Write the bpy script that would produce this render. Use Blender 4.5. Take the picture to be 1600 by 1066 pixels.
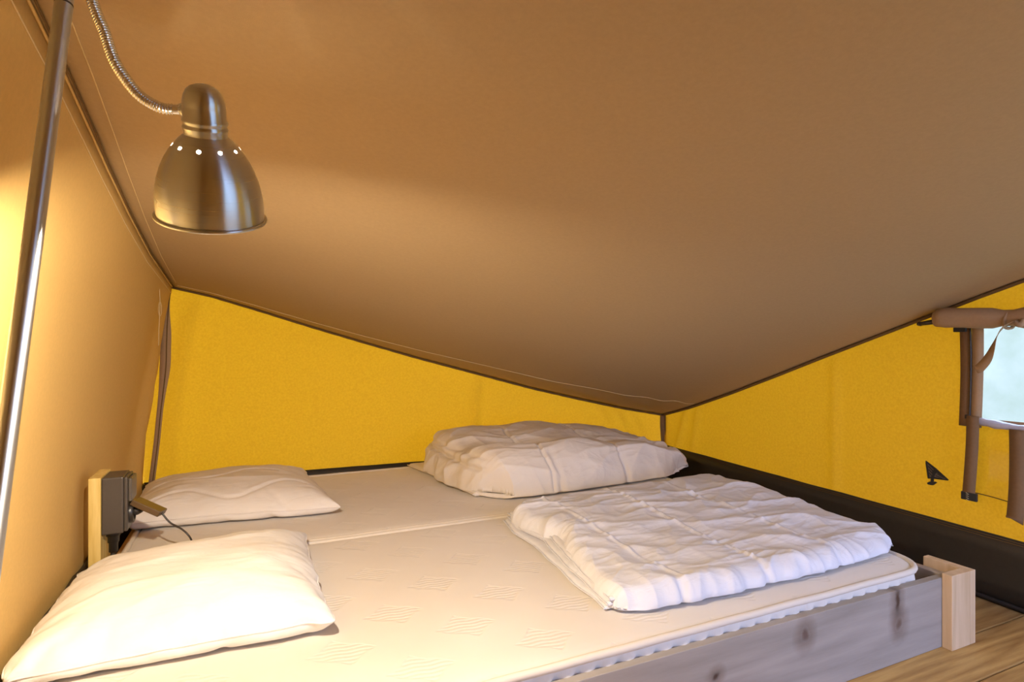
import bpy, bmesh, math, random
import numpy as np
from mathutils import Vector, Matrix, noise

for o in list(bpy.data.objects):
    bpy.data.objects.remove(o, do_unlink=True)
C = bpy.context.scene.collection
sc = bpy.context.scene

# ------------------------------------------------------------------ camera
FPX, CX, CY, CAMZ, YAW = 899.0, 800.0, 533.0, 0.84, math.radians(24.5)
cam = bpy.data.cameras.new('camera')
cam.sensor_width = 36.0
cam.lens = FPX / 1600.0 * 36.0
cam.clip_start = 0.02
camo = bpy.data.objects.new('camera', cam)
C.objects.link(camo)
camo.location = (0, 0, CAMZ)
camo.rotation_euler = (math.radians(90), 0, -YAW)
sc.camera = camo

# ------------------------------------------------------------------ light
sc.view_settings.view_transform = 'Standard'
sc.view_settings.look = 'None'
sc.view_settings.gamma = 1.0
sc.view_settings.use_curve_mapping = False
sc.view_settings.exposure = 0.0
w = bpy.data.worlds.new('overcast_sky')
sc.world = w
w.use_nodes = True
bg = w.node_tree.nodes['Background']
bg.inputs['Color'].default_value = (0.46, 0.58, 1.0, 1)
SKY = 6.6
bg.inputs['Strength'].default_value = SKY
LAMP_POWER = 37.0
LAMP_COLOR = (1.0, 0.85, 0.66)

# ------------------------------------------------------------------ pixel geometry (measuring from the survey of the place)
FWD = Vector((math.sin(YAW), math.cos(YAW), 0))
RGT = Vector((math.cos(YAW), -math.sin(YAW), 0))
CAM = Vector((0, 0, CAMZ))
def ray(px, py):
    return FWD + RGT * ((px - CX) / FPX) - Vector((0, 0, 1)) * ((py - CY) / FPX)
def at_t(px, py, t): return CAM + ray(px, py) * t
def at_z(px, py, z):
    r = ray(px, py); return CAM + r * ((z - CAMZ) / r.z)
def at_y(px, py, y):
    r = ray(px, py); return CAM + r * (y / r.y)
def at_x(px, py, x):
    r = ray(px, py); return CAM + r * (x / r.x)

# ------------------------------------------------------------------ mesh helpers
def link(name, me, mat=None, parent=None, smooth=True):
    o = bpy.data.objects.new(name, me)
    C.objects.link(o)
    if mat: me.materials.append(mat)
    if smooth:
        me.polygons.foreach_set('use_smooth', [True] * len(me.polygons))
    if parent is not None:
        loc = Vector(parent.location)
        pp = parent.parent
        while pp is not None:
            loc += pp.location; pp = pp.parent
        me.transform(Matrix.Translation(-loc))
        o.parent = parent
    return o
def mk(name, vs, fs, mat=None, parent=None, smooth=True):
    me = bpy.data.meshes.new(name)
    me.from_pydata([tuple(v) for v in vs], [], fs)
    me.update()
    return link(name, me, mat, parent, smooth)
def bmobj(name, bm, mat=None, parent=None, smooth=False):
    bmesh.ops.recalc_face_normals(bm, faces=bm.faces)
    me = bpy.data.meshes.new(name); bm.to_mesh(me); bm.free()
    return link(name, me, mat, parent, smooth)
def thing(name, label, cat, loc=(0, 0, 0), group=None):
    o = bpy.data.objects.new(name, None); C.objects.link(o)
    o.empty_display_size = 0.05
    o.location = loc; o['label'] = label; o['category'] = cat
    if group: o['group'] = group
    return o
def struct(o, label=None):
    o['kind'] = 'structure'
    if label: o['label'] = label
    return o
def box_bm(bm, lo, hi, bev=0.0, seg=2):
    r = bmesh.ops.create_cube(bm, size=1)
    vs = r['verts']
    c = [(lo[i] + hi[i]) / 2 for i in range(3)]; s = [hi[i] - lo[i] for i in range(3)]
    for v in vs:
        v.co = Vector((v.co.x * s[0] + c[0], v.co.y * s[1] + c[1], v.co.z * s[2] + c[2]))
    if bev:
        es = list({e for v in vs for e in v.link_edges})
        bmesh.ops.bevel(bm, geom=es, offset=bev, segments=seg, affect='EDGES', profile=0.5)
def box(name, lo, hi, mat, parent=None, bev=0.0, seg=2):
    bm = bmesh.new(); box_bm(bm, lo, hi, bev, seg)
    return bmobj(name, bm, mat, parent, False)
def tube_data(pts, rad, n=10, closed=False, flat=None, caps=True):
    pts = [Vector(p) for p in pts]; m = len(pts)
    if not hasattr(rad, '__len__'): rad = [rad] * m
    vs, fs = [], []
    up = None
    for i, p in enumerate(pts):
        a = pts[(i - 1) % m] if (closed or i > 0) else p
        b = pts[(i + 1) % m] if (closed or i < m - 1) else p
        d = (b - a)
        d = d.normalized() if d.length > 1e-9 else Vector((0, 0, 1))
        if up is None:
            up = Vector((0, 0, 1)) if abs(d.z) < 0.9 else Vector((1, 0, 0))
        x = d.cross(up)
        x.normalize(); up = x.cross(d).normalized()
        for k in range(n):
            t = 2 * math.pi * k / n
            vs.append(p + x * math.cos(t) * rad[i] + up * math.sin(t) * rad[i] * (flat or 1.0))
    for i in range(m if closed else m - 1):
        j = (i + 1) % m
        for k in range(n):
            l = (k + 1) % n
            fs.append((i * n + k, i * n + l, j * n + l, j * n + k))
    if not closed and caps:
        fs.append(tuple(range(n - 1, -1, -1))); fs.append(tuple((m - 1) * n + k for k in range(n)))
    return vs, fs
def tube(name, pts, rad, mat, parent=None, n=10, closed=False, flat=None):
    vs, fs = tube_data(pts, rad, n, closed, flat)
    return mk(name, vs, fs, mat, parent)
def spline(pts, k=8):
    pts = [Vector(p) for p in pts]; out = []
    P = [pts[0] * 2 - pts[1]] + pts + [pts[-1] * 2 - pts[-2]]
    for i in range(1, len(P) - 2):
        for j in range(k):
            t = j / k
            a, b, c, d = P[i - 1], P[i], P[i + 1], P[i + 2]
            out.append(0.5 * ((2 * b) + (c - a) * t + (2 * a - 5 * b + 4 * c - d) * t * t + (-a + 3 * b - 3 * c + d) * t ** 3))
    out.append(pts[-1]); return out
def lathe(name, prof, mat, parent=None, n=48, M=None, thick=None):
    vs, fs = [], []
    for r, z in prof:
        for k in range(n):
            t = 2 * math.pi * k / n
            vs.append(Vector((r * math.cos(t), r * math.sin(t), z)))
    for i in range(len(prof) - 1):
        for k in range(n):
            l = (k + 1) % n
            fs.append((i * n + k, i * n + l, (i + 1) * n + l, (i + 1) * n + k))
    if M is not None: vs = [M @ v for v in vs]
    return mk(name, vs, fs, mat, parent)
def solid(o, th, off=0.0):
    m = o.modifiers.new('thickness', 'SOLIDIFY'); m.thickness = th; m.offset = off
    return o
def interp(x, xs, ys): return float(np.interp(x, xs, ys))
def sm(x, a, b):
    t = min(1, max(0, (x - a) / (b - a))); return t * t * (3 - 2 * t)
def nz(x, y, z=0.0): return noise.noise(Vector((x, y, z)))

# ------------------------------------------------------------------ materials
def mat(name):
    m = bpy.data.materials.new(name); m.use_nodes = True
    nt = m.node_tree
    return m, nt, nt.nodes['Principled BSDF'], nt.nodes['Material Output']
def nd(nt, t, **kw):
    n = nt.nodes.new(t)
    for k, v in kw.items():
        if k in n.inputs: n.inputs[k].default_value = v
        else: setattr(n, k, v)
    return n
def coords(nt, scale=(1, 1, 1), rot=(0, 0, 0)):
    tc = nd(nt, 'ShaderNodeTexCoord'); mp = nd(nt, 'ShaderNodeMapping')
    mp.inputs['Scale'].default_value = scale; mp.inputs['Rotation'].default_value = rot
    nt.links.new(tc.outputs['Object'], mp.inputs['Vector'])
    return mp.outputs['Vector']
def ramp(nt, fac, stops):
    r = nd(nt, 'ShaderNodeValToRGB')
    el = r.color_ramp.elements
    while len(el) < len(stops): el.new(0.5)
    for e, (p, c) in zip(el, stops): e.position = p; e.color = (*c, 1)
    nt.links.new(fac, r.inputs['Fac']); return r.outputs['Color']
def plain(name, col, rough=0.6, metal=0.0, bump=0.0, bscale=200.0, spec=0.5):
    m, nt, p, out = mat(name)
    p.inputs['Base Color'].default_value = (*col, 1)
    p.inputs['Roughness'].default_value = rough; p.inputs['Metallic'].default_value = metal
    p.inputs['Specular IOR Level'].default_value = spec
    v = coords(nt)
    n = nd(nt, 'ShaderNodeTexNoise', Scale=bscale, Detail=3.0)
    nt.links.new(v, n.inputs['Vector'])
    c = ramp(nt, n.outputs['Fac'], [(0.3, tuple(x * 0.93 for x in col)), (0.7, tuple(min(1, x * 1.05) for x in col))])
    nt.links.new(c, p.inputs['Base Color'])
    if bump:
        b = nd(nt, 'ShaderNodeBump', Strength=bump, Distance=0.002)
        nt.links.new(n.outputs['Fac'], b.inputs['Height']); nt.links.new(b.outputs['Normal'], p.inputs['Normal'])
    return m
def canvas(name, col, trans=None, tfac=0.0, mottle=0.08, mscale=110.0, rough=0.85):
    m, nt, p, out = mat(name)
    v = coords(nt)
    n = nd(nt, 'ShaderNodeTexNoise', Scale=mscale, Detail=4.0, Roughness=0.7)
    nt.links.new(v, n.inputs['Vector'])
    a = tuple(max(0, x * (1 - mottle)) for x in col); b = tuple(min(1, x * (1 + mottle)) for x in col)
    c = ramp(nt, n.outputs['Fac'], [(0.35, a), (0.65, b)])
    nt.links.new(c, p.inputs['Base Color'])
    p.inputs['Roughness'].default_value = rough
    p.inputs['Specular IOR Level'].default_value = 0.15
    w1 = nd(nt, 'ShaderNodeTexNoise', Scale=700.0, Detail=2.0); nt.links.new(v, w1.inputs['Vector'])
    bp = nd(nt, 'ShaderNodeBump', Strength=0.25, Distance=0.0008)
    nt.links.new(w1.outputs['Fac'], bp.inputs['Height']); nt.links.new(bp.outputs['Normal'], p.inputs['Normal'])
    if tfac > 0:
        t = nd(nt, 'ShaderNodeBsdfTranslucent')
        ta = tuple(max(0, x * (1 - mottle * 1.6)) for x in trans); tb = tuple(min(1, x * (1 + mottle * 1.6)) for x in trans)
        c2 = ramp(nt, n.outputs['Fac'], [(0.35, ta), (0.65, tb)])
        nt.links.new(c2, t.inputs['Color'])
        mx = nd(nt, 'ShaderNodeMixShader', Fac=tfac)
        nt.links.new(p.outputs[0], mx.inputs[1]); nt.links.new(t.outputs[0], mx.inputs[2])
        nt.links.new(mx.outputs[0], out.inputs['Surface'])
    return m
def wood(name, c1, c2, axis='X', scale=1.0, knots=True, rough=0.6):
    m, nt, p, out = mat(name)
    sc_ = {'X': (1.2, 14, 14), 'Y': (14, 1.2, 14), 'Z': (14, 14, 1.2)}[axis]
    oi = nd(nt, 'ShaderNodeObjectInfo')
    tc = nd(nt, 'ShaderNodeTexCoord')
    add = nd(nt, 'ShaderNodeVectorMath', operation='ADD')
    mul = nd(nt, 'ShaderNodeVectorMath', operation='SCALE'); mul.inputs['Scale'].default_value = 9.0
    cmb = nd(nt, 'ShaderNodeCombineXYZ')
    for k in ('X', 'Y', 'Z'): nt.links.new(oi.outputs['Random'], cmb.inputs[k])
    nt.links.new(cmb.outputs[0], mul.inputs[0])
    nt.links.new(tc.outputs['Object'], add.inputs[0]); nt.links.new(mul.outputs[0], add.inputs[1])
    mp = nd(nt, 'ShaderNodeMapping'); mp.inputs['Scale'].default_value = tuple(s * scale for s in sc_)
    nt.links.new(add.outputs[0], mp.inputs['Vector'])
    n0 = nd(nt, 'ShaderNodeTexNoise', Scale=0.9, Detail=2.0); nt.links.new(mp.outputs[0], n0.inputs['Vector'])
    ws = nd(nt, 'ShaderNodeMath', operation='MULTIPLY'); ws.inputs[1].default_value = 11.0
    nt.links.new(n0.outputs['Fac'], ws.inputs[0])
    fr = nd(nt, 'ShaderNodeMath', operation='PINGPONG'); fr.inputs[1].default_value = 1.0
    nt.links.new(ws.outputs[0], fr.inputs[0])
    n1 = nd(nt, 'ShaderNodeTexNoise', Scale=6.0, Detail=5.0, Roughness=0.65); nt.links.new(mp.outputs[0], n1.inputs['Vector'])
    mixf = nd(nt, 'ShaderNodeMath', operation='MULTIPLY_ADD'); mixf.inputs[1].default_value = 0.45
    nt.links.new(fr.outputs[0], mixf.inputs[0]); nt.links.new(n1.outputs['Fac'], mixf.inputs[2])
    col = ramp(nt, mixf.outputs[0], [(0.35, c1), (1.0, c2)])
    if knots:
        mp2 = nd(nt, 'ShaderNodeMapping')
        mp2.inputs['Scale'].default_value = {'X': (2.6, 6, 6), 'Y': (6, 2.6, 6), 'Z': (6, 6, 2.6)}[axis]
        nt.links.new(add.outputs[0], mp2.inputs['Vector'])
        vo = nd(nt, 'ShaderNodeTexVoronoi', Scale=1.1); nt.links.new(mp2.outputs[0], vo.inputs['Vector'])
        k = ramp(nt, vo.outputs['Distance'], [(0.0, (0.12, 0.06, 0.03)), (0.06, (0.35, 0.2, 0.1)), (0.13, (1, 1, 1))])
        mx = nd(nt, 'ShaderNodeMix', data_type='RGBA', blend_type='MULTIPLY'); mx.inputs[0].default_value = 0.85
        nt.links.new(col, mx.inputs[6]); nt.links.new(k, mx.inputs[7]); col = mx.outputs[2]
    nt.links.new(col, p.inputs['Base Color'])
    p.inputs['Roughness'].default_value = rough
    p.inputs['Specular IOR Level'].default_value = 0.3
    bp = nd(nt, 'ShaderNodeBump', Strength=0.2, Distance=0.002)
    nt.links.new(n1.outputs['Fac'], bp.inputs['Height']); nt.links.new(bp.outputs['Normal'], p.inputs['Normal'])
    return m
def brushed(name, col=(0.56, 0.59, 0.63), rough=0.28, aniso=0.92):
    m, nt, p, out = mat(name)
    p.inputs['Base Color'].default_value = (*col, 1)
    p.inputs['Metallic'].default_value = 1.0
    p.inputs['Anisotropic'].default_value = aniso
    p.inputs['Anisotropic Rotation'].default_value = 0.25
    tg = nd(nt, 'ShaderNodeTangent', direction_type='RADIAL', axis='Z')
    nt.links.new(tg.outputs[0], p.inputs['Tangent'])
    v = coords(nt, (3, 3, 1400))
    n = nd(nt, 'ShaderNodeTexNoise', Scale=1.0, Detail=3.0); nt.links.new(v, n.inputs['Vector'])
    r = nd(nt, 'ShaderNodeMapRange'); r.inputs[3].default_value = rough * 0.93; r.inputs[4].default_value = rough * 1.07
    nt.links.new(n.outputs['Fac'], r.inputs[0]); nt.links.new(r.outputs[0], p.inputs['Roughness'])
    return m
def mattress_mat():
    m, nt, p, out = mat('mattress_ticking')
    tc = nd(nt, 'ShaderNodeTexCoord')
    mp = nd(nt, 'ShaderNodeMapping'); mp.inputs['Scale'].default_value = (1 / 0.262, 1 / 0.24, 0)
    mp.inputs['Rotation'].default_value = (0, 0, 0)
    nt.links.new(tc.outputs['Object'], mp.inputs['Vector'])
    sep = nd(nt, 'ShaderNodeSeparateXYZ'); nt.links.new(mp.outputs[0], sep.inputs[0])
    def M(op, a, b=None, c=None):
        n = nd(nt, 'ShaderNodeMath', operation=op)
        for i, x in enumerate((a, b, c)):
            if x is None: continue
            if isinstance(x, (int, float)): n.inputs[i].default_value = x
            else: nt.links.new(x, n.inputs[i])
        return n.outputs[0]
    def patch(ox, oy):
        fx = M('SUBTRACT', M('FRACT', M('ADD', sep.outputs[0], ox)), 0.5)
        fy = M('SUBTRACT', M('FRACT', M('ADD', sep.outputs[1], oy)), 0.5)
        wob = M('MULTIPLY', M('SINE', M('MULTIPLY', fx, 30.0)), 0.014)
        d = M('ADD', M('MULTIPLY', M('ABSOLUTE', M('ADD', fx, M('MULTIPLY', fy, 0.2))), 1 / 0.27), M('MULTIPLY', M('ABSOLUTE', M('ADD', fy, wob)), 1 / 0.22))
        inside = nd(nt, 'ShaderNodeMapRange', interpolation_type='SMOOTHSTEP')
        inside.inputs[1].default_value = 1.0; inside.inputs[2].default_value = 0.85
        inside.inputs[3].default_value = 0; inside.inputs[4].default_value = 1
        nt.links.new(d, inside.inputs[0])
        wv = M('SINE', M('MULTIPLY', M('ADD', M('ADD', fy, M('MULTIPLY', fx, 0.10)), M('MULTIPLY', wob, 0.5)), 115.0))
        return M('MULTIPLY', inside.outputs[0], wv), inside.outputs[0]
    a, ia = patch(0.0, 0.0); b, ib = patch(0.5, 0.5)
    h = M('MULTIPLY_ADD', M('ADD', a, b), 0.5, M('MULTIPLY', M('ADD', ia, ib), -1.0))
    n = nd(nt, 'ShaderNodeTexNoise', Scale=14.0, Detail=3.0); nt.links.new(tc.outputs['Object'], n.inputs['Vector'])
    h2 = M('ADD', h, M('MULTIPLY', n.outputs['Fac'], 0.5))
    bp = nd(nt, 'ShaderNodeBump', Strength=0.48, Distance=0.002)
    nt.links.new(h2, bp.inputs['Height'])
    n2 = nd(nt, 'ShaderNodeTexNoise', Scale=900.0, Detail=1.0); nt.links.new(tc.outputs['Object'], n2.inputs['Vector'])
    bp2 = nd(nt, 'ShaderNodeBump', Strength=0.2, Distance=0.0006)
    nt.links.new(n2.outputs['Fac'], bp2.inputs['Height']); nt.links.new(bp.outputs['Normal'], bp2.inputs['Normal'])
    nt.links.new(bp2.outputs['Normal'], p.inputs['Normal'])
    n3 = nd(nt, 'ShaderNodeTexNoise', Scale=3.0, Detail=4.0); nt.links.new(tc.outputs['Object'], n3.inputs['Vector'])
    c = ramp(nt, n3.outputs['Fac'], [(0.3, (0.70, 0.63, 0.54)), (0.7, (0.76, 0.70, 0.62))])
    nt.links.new(c, p.inputs['Base Color'])
    p.inputs['Roughness'].default_value = 0.8
    p.inputs['Sheen Weight'].default_value = 0.2
    return m
def fabric(name, col, crease=0.0, rough=0.75, trans=0.0):
    m, nt, p, out = mat(name)
    v = coords(nt)
    n = nd(nt, 'ShaderNodeTexNoise', Scale=9.0, Detail=5.0, Roughness=0.6, Distortion=0.8); nt.links.new(v, n.inputs['Vector'])
    c = ramp(nt, n.outputs['Fac'], [(0.3, tuple(x * 0.97 for x in col)), (0.7, col)])
    nt.links.new(c, p.inputs['Base Color'])
    p.inputs['Roughness'].default_value = rough
    p.inputs['Specular IOR Level'].default_value = 0.25
    if crease:
        mp = coords(nt, (10, 26, 12), (0, 0, 0.5))
        n2 = nd(nt, 'ShaderNodeTexNoise', Scale=1.0, Detail=4.0, Roughness=0.5, Distortion=1.2); nt.links.new(mp, n2.inputs['Vector'])
        bp = nd(nt, 'ShaderNodeBump', Strength=crease, Distance=0.012)
        nt.links.new(n2.outputs['Fac'], bp.inputs['Height']); nt.links.new(bp.outputs['Normal'], p.inputs['Normal'])
    return m

M_roof = canvas('roof_canvas', (0.45, 0.32, 0.17), mottle=0.03)
M_left = canvas('partition_canvas', (0.70, 0.46, 0.16), mottle=0.03)
M_yel = canvas('yellow_canvas', (0.62, 0.37, 0.04), (1.0, 0.645, 0.08), 0.47, mottle=0.06)
M_skirt = plain('groundsheet_vinyl', (0.035, 0.028, 0.018), 0.45, bump=0.2, bscale=60)
M_web = canvas('brown_webbing', (0.22, 0.13, 0.065), mottle=0.05)
M_seam = canvas('seam_binding', (0.16, 0.095, 0.035), mottle=0.05)
M_thread = plain('seam_thread', (0.75, 0.58, 0.30), 0.8)
M_tan = canvas('tan_canvas', (0.42, 0.28, 0.16), mottle=0.04)
M_black = plain('black_plastic', (0.035, 0.03, 0.027), 0.35, bump=0.05)
M_grey = plain('dark_grey_plastic', (0.075, 0.062, 0.052), 0.38, bump=0.05, bscale=600)
M_blackp = plain('black_patch', (0.02, 0.018, 0.015), 0.7)
M_metal = brushed('brushed_steel')
M_pole = brushed('satin_steel', (0.56, 0.59, 0.64), 0.36, 0.85)
M_neck = brushed('chrome_hose', (0.7, 0.7, 0.7), 0.2, 0.0)
M_inner = plain('white_enamel', (0.9, 0.88, 0.84), 0.5)
M_floor = wood('floor_pine', (0.32, 0.17, 0.05), (0.56, 0.35, 0.12), 'X', 1.0)
M_rail = wood('grey_rail_pine', (0.28, 0.245, 0.205), (0.38, 0.33, 0.28), 'X', 0.6, knots=False)
M_post = wood('pale_post_pine', (0.56, 0.38, 0.21), (0.70, 0.51, 0.32), 'Z', 0.8, knots=False)
M_sock = wood('socket_post_pine', (0.62, 0.42, 0.10), (0.80, 0.60, 0.22), 'Z', 1.3, knots=False)
M_mat = mattress_mat()
M_pipe = fabric('mattress_piping_cloth', (0.74, 0.66, 0.55))
M_pillow = fabric('white_cotton', (0.86, 0.83, 0.79), 0.25)
M_pillow2 = fabric('cream_cotton', (0.80, 0.74, 0.68), 0.25)
M_duvet = fabric('white_duvet_cotton', (0.74, 0.73, 0.76), 0.35)
M_duvet2 = fabric('ivory_duvet_cotton', (0.80, 0.72, 0.62), 0.3)
M_grass = plain('meadow_grass', (0.32, 0.35, 0.27), 0.9, bscale=2.5)

# ------------------------------------------------------------------ tent shell: boundary curves
ZB = 0.22                                   # top of the groundsheet skirt
def wall_left_x(z, y=2.0):
    s = max(0.0, (z - 0.35) / 0.73)
    return -0.43 + 0.115 * s ** 1.4
def wall_back_y(x): return interp(x, [-0.5, 0.3, 1.2, 2.27], [2.97, 2.93, 2.88, 2.80])
def wall_right_x(y): return interp(y, [-1.5, 0.95, 2.0, 2.8], [2.12, 2.18, 2.23, 2.27])
def hit_left(px, py):
    lo, hi = 0.2, 6.0
    r = ray(px, py)
    f = lambda t: (CAM + r * t).x - wall_left_x((CAM + r * t).z)
    for _ in range(60):
        m_ = (lo + hi) / 2
        if f(m_) > 0: lo = m_
        else: hi = m_
    return CAM + r * lo
def hit_back(px, py):
    y = 2.9
    for _ in range(8):
        p = at_y(px, py, y); y = wall_back_y(p.x)
    return p
def hit_right(px, py):
    x = 2.2
    for _ in range(8):
        p = at_x(px, py, x); x = wall_right_x(p.y)
    return p
Lp = [hit_left(*q) for q in [(262, 444), (232, 395), (200, 335), (165, 262), (130, 185), (98, 115), (66, 50), (38, -8)]]
Bp = [hit_back(*q) for q in [(268, 448), (330, 462), (400, 483), (480, 508), (560, 532), (650, 558), (740, 582), (830, 606), (900, 622), (970, 637), (1036, 648)]]
Rp = [hit_right(*q) for q in [(1036, 648), (1080, 636), (1140, 615), (1210, 588), (1290, 556), (1370, 525), (1450, 494), (1530, 463), (1600, 437)]]
corner_l = Bp[0].copy(); Lp[0] = corner_l.copy(); Bp[0] = corner_l.copy()
corner_r = (Rp[0] + Bp[-1]) / 2; Rp[0] = corner_r.copy(); Bp[-1] = corner_r.copy()
print('CORNERS', corner_l, corner_r, Lp[-1], Rp[-1])
# carry the side curves on towards the front of the tent (Y = YF)
YF = -0.45
def extend(P, zf):
    a = P[-1]
    return P + [Vector((a.x + (wx - a.x), y, a.z + (zf - a.z) * ((a.y - y) / (a.y - YF)))) for wx, y in
                [(0, 0)][:0]] + [a.lerp(zf, k / 5) for k in range(1, 6)]
Lp = extend(Lp, Vector((-0.27, YF, 1.46)))
Rp = extend(Rp, Vector((2.13, YF, 1.42)))
Fp = [Lp[-1].lerp(Rp[-1], k / 10) for k in range(11)]
def resample(P, n):
    P = [Vector(p) for p in P]; d = [0]
    for a, b in zip(P, P[1:]): d.append(d[-1] + (b - a).length)
    out = []
    for i in range(n):
        s = d[-1] * i / (n - 1); j = 0
        while j < len(d) - 2 and d[j + 1] < s: j += 1
        out.append(P[j].lerp(P[j + 1], (s - d[j]) / max(1e-9, d[j + 1] - d[j])))
    return out
NU, NV = 90, 90
Lc, Rc, Bc, Fc = resample(Lp, NV), resample(Rp, NV), resample(Bp, NU), resample(Fp, NU)
def roof_pt(u, v):
    """u 0..1 left to right, v 0..1 back to front"""
    def s(Q, t):
        x = t * (len(Q) - 1); i = min(len(Q) - 2, int(x)); return Q[i].lerp(Q[i + 1], x - i)
    L, R, B, F = s(Lc, v), s(Rc, v), s(Bc, u), s(Fc, u)
    p = L * (1 - u) + R * u + B * (1 - v) + F * v - (Lc[0] * (1 - u) * (1 - v) + Rc[0] * u * (1 - v) + Lc[-1] * (1 - u) * v + Rc[-1] * u * v)
    e = (u * (1 - u)) * (v * (1 - v)) * 16
    p.z += 0.0 * e
    # puckers radiating from the low corner
    dx = (1 - u); d = math.hypot(dx * 2.5, v * 3.6)
    edge = min(1, min(u, 1 - u, v) * 25)
    ang = math.atan2(v * 3.6, dx * 2.5 + 1e-6)
    p.z += edge * 0.010 * math.exp(-d / 0.45) * math.sin(ang * 17) + edge * 0.006 * nz(p.x * 1.3, p.y * 1.3, 3.1)
    return p
def grid_faces(nu, nv, skip=None):
    return [(i * nv + j, (i + 1) * nv + j, (i + 1) * nv + j + 1, i * nv + j + 1)
            for i in range(nu - 1) for j in range(nv - 1) if not (skip and skip(i, j))]
vs = [roof_pt(i / (NU - 1), j / (NV - 1)) for i in range(NU) for j in range(NV)]
roof = struct(mk('ceiling', vs, grid_faces(NU, NV), M_roof), 'taupe canvas tent roof sloping down to the far corner')
solid(roof, 0.006, -1.0)

def wall(name, base, top, nh, m, fn, skip=None, label=None, th=0.004):
    """base/top: equal lists of points; fn(p, i, j) moves a vertex"""
    n = len(base); vs = []
    for i in range(n):
        for j in range(nh):
            p = base[i].lerp(top[i], j / (nh - 1)); vs.append(fn(p, i / (n - 1), j / (nh - 1)))
    o = struct(mk(name, vs, grid_faces(n, nh, skip), m), label)
    solid(o, th, 0.0)
    return o
# left partition
LL = resample(Lp, 70)
def left_fn(p, s, t):
    q = p.copy()
    z = p.z
    w_ = sm(t, 0, 0.25) * sm(1 - t, 0, 0.1)
    q.x = wall_left_x(z) * 1.0 if t < 0.999 else p.x
    if t < 0.999:
        q.x = wall_left_x(z)
        # soft fold close to the back corner
        q.x += 0.006 * w_ * nz(p.y * 2.2, z * 1.1, 5)
        near = math.exp(-((p.y - 2.80 + (0.55 - z) * 0.25) / 0.07) ** 2)
        q.x += 0.035 * near * sm(1 - t, 0, 0.45) * sm(t, 0.0, 0.1)
    return q
wl = wall('wall_left', [Vector((wall_left_x(0), p.y, 0.0)) for p in LL], LL, 40, M_left, left_fn,
          label='tan canvas partition wall lit by the lamp')
# back wall
BB = resample(Bp, 110)
def back_fn(p, s, t):
    q = p.copy()
    q.x = p.x + (wall_left_x(p.z) - 0.015 - (-0.45 + (BB[0].x + 0.45) * t)) * (1 - s) ** 6 * (1 if t < 0.999 else 0)
    q.y = wall_back_y(p.x)
    w_ = sm(t, 0, 0.12) * sm(1 - t, 0, 0.12)
    x = p.x
    q.y += 0.010 * w_ * nz(x * 1.6, p.z * 0.8, 9)
    q.y -= w_ * 0.028 * math.exp(-((x - (-0.20 - 0.12 * (1.08 - p.z))) / 0.03) ** 2)
    q.y -= w_ * 0.020 * math.exp(-((x - (1.12 + 0.1 * (p.z - 0.6))) / 0.02) ** 2)
    for c_, a_ in ((1.93, 0.012), (2.03, 0.016), (2.12, 0.012)):
        q.y -= w_ * a_ * math.exp(-((x - (c_ - 0.5 * (p.z - 0.3))) / 0.022) ** 2)
    q.y -= 0.004 * sm(t, 0.8, 1) * nz(x * 16, 0, 2) * (1 - sm(t, 0.97, 1))
    return q
wb = wall('wall_back', [(lambda X: Vector((X, wall_back_y(X), 0.0)))(-0.45 + (p.x - BB[0].x) * (BB[-1].x + 0.45) / (BB[-1].x - BB[0].x)) for p in BB], BB, 44, M_yel, back_fn,
          label='sunlit yellow canvas back wall')
# right wall with a window opening
WY0, WY1, WZ0, WZ1 = 0.32, 1.105, 0.575, 0.905
RR0 = resample(Rp, 200)
ys = sorted(set([round(p.y, 4) for p in RR0] + [WY0, WY1, WY0 + .005, WY1 - .005]), reverse=True)
def z_top_right(y):
    return interp(-y, [-p.y for p in Rp], [p.z for p in Rp])
def x_top_right(y):
    return interp(-y, [-p.y for p in Rp], [p.x for p in Rp])
zl = [0.0, 0.1, 0.2, 0.3, 0.4, 0.5, WZ0, 0.65, 0.72, 0.8, 0.86, WZ1]
vs = []; cols = len(ys); nh = 34
rows = []
for y in ys:
    zt = z_top_right(y)
    col = []
    f = min(1.0, zt / (WZ1 + 0.03))
    zs = [z * f for z in zl] + [WZ1 * f + (zt - WZ1 * f) * k / (nh - len(zl)) for k in range(1, nh - len(zl) + 1)]
    rows.append(zs)
    for j, z in enumerate(zs):
        t = z / zt
        w_ = sm(t, 0, 0.12) * sm(1 - t, 0, 0.12)
        x = wall_right_x(y) + (x_top_right(y) - wall_right_x(y)) * t
        x += 0.010 * w_ * nz(y * 1.8, z, 12)
        for c_, a_, sl in ((2.62, 0.016, -0.35), (2.50, 0.012, -0.2), (1.62, 0.012, 0.0)):
            x -= w_ * a_ * math.exp(-((y - (c_ + sl * (z - 0.3))) / 0.02) ** 2)
        vs.append(Vector((x, y, z)))
jz0, jz1 = zl.index(WZ0), len(zl) - 1
def skipwin(i, j):
    return ys[i] <= WY1 + 1e-4 and ys[i + 1] >= WY0 - 1e-4 and jz0 <= j < jz1
wr = struct(mk('wall_right', vs, grid_faces(cols, nh, skipwin), M_yel), 'yellow canvas side wall with the window')
solid(wr, 0.004)
# front wall: a closed panel left of the tent door, the door itself stands open
DX0, DX1, DZ = 0.75, 2.06, 1.28
for q, (a, b, c, d, lab) in enumerate(((-0.43, DX0, 0, 1.50, 'canvas front panel left of the open door'), (DX0, DX1, DZ, 1.50, 'canvas strip above the open door'), (DX1, 2.15, 0, 1.50, 'canvas front panel right of the open door'))):
    fw = [Vector((a, YF, c)), Vector((b, YF, c)), Vector((b, YF, d)), Vector((a, YF, d))]
    solid(struct(mk('wall_front', fw, [(0, 1, 2, 3)], M_left), lab), 0.004)

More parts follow.
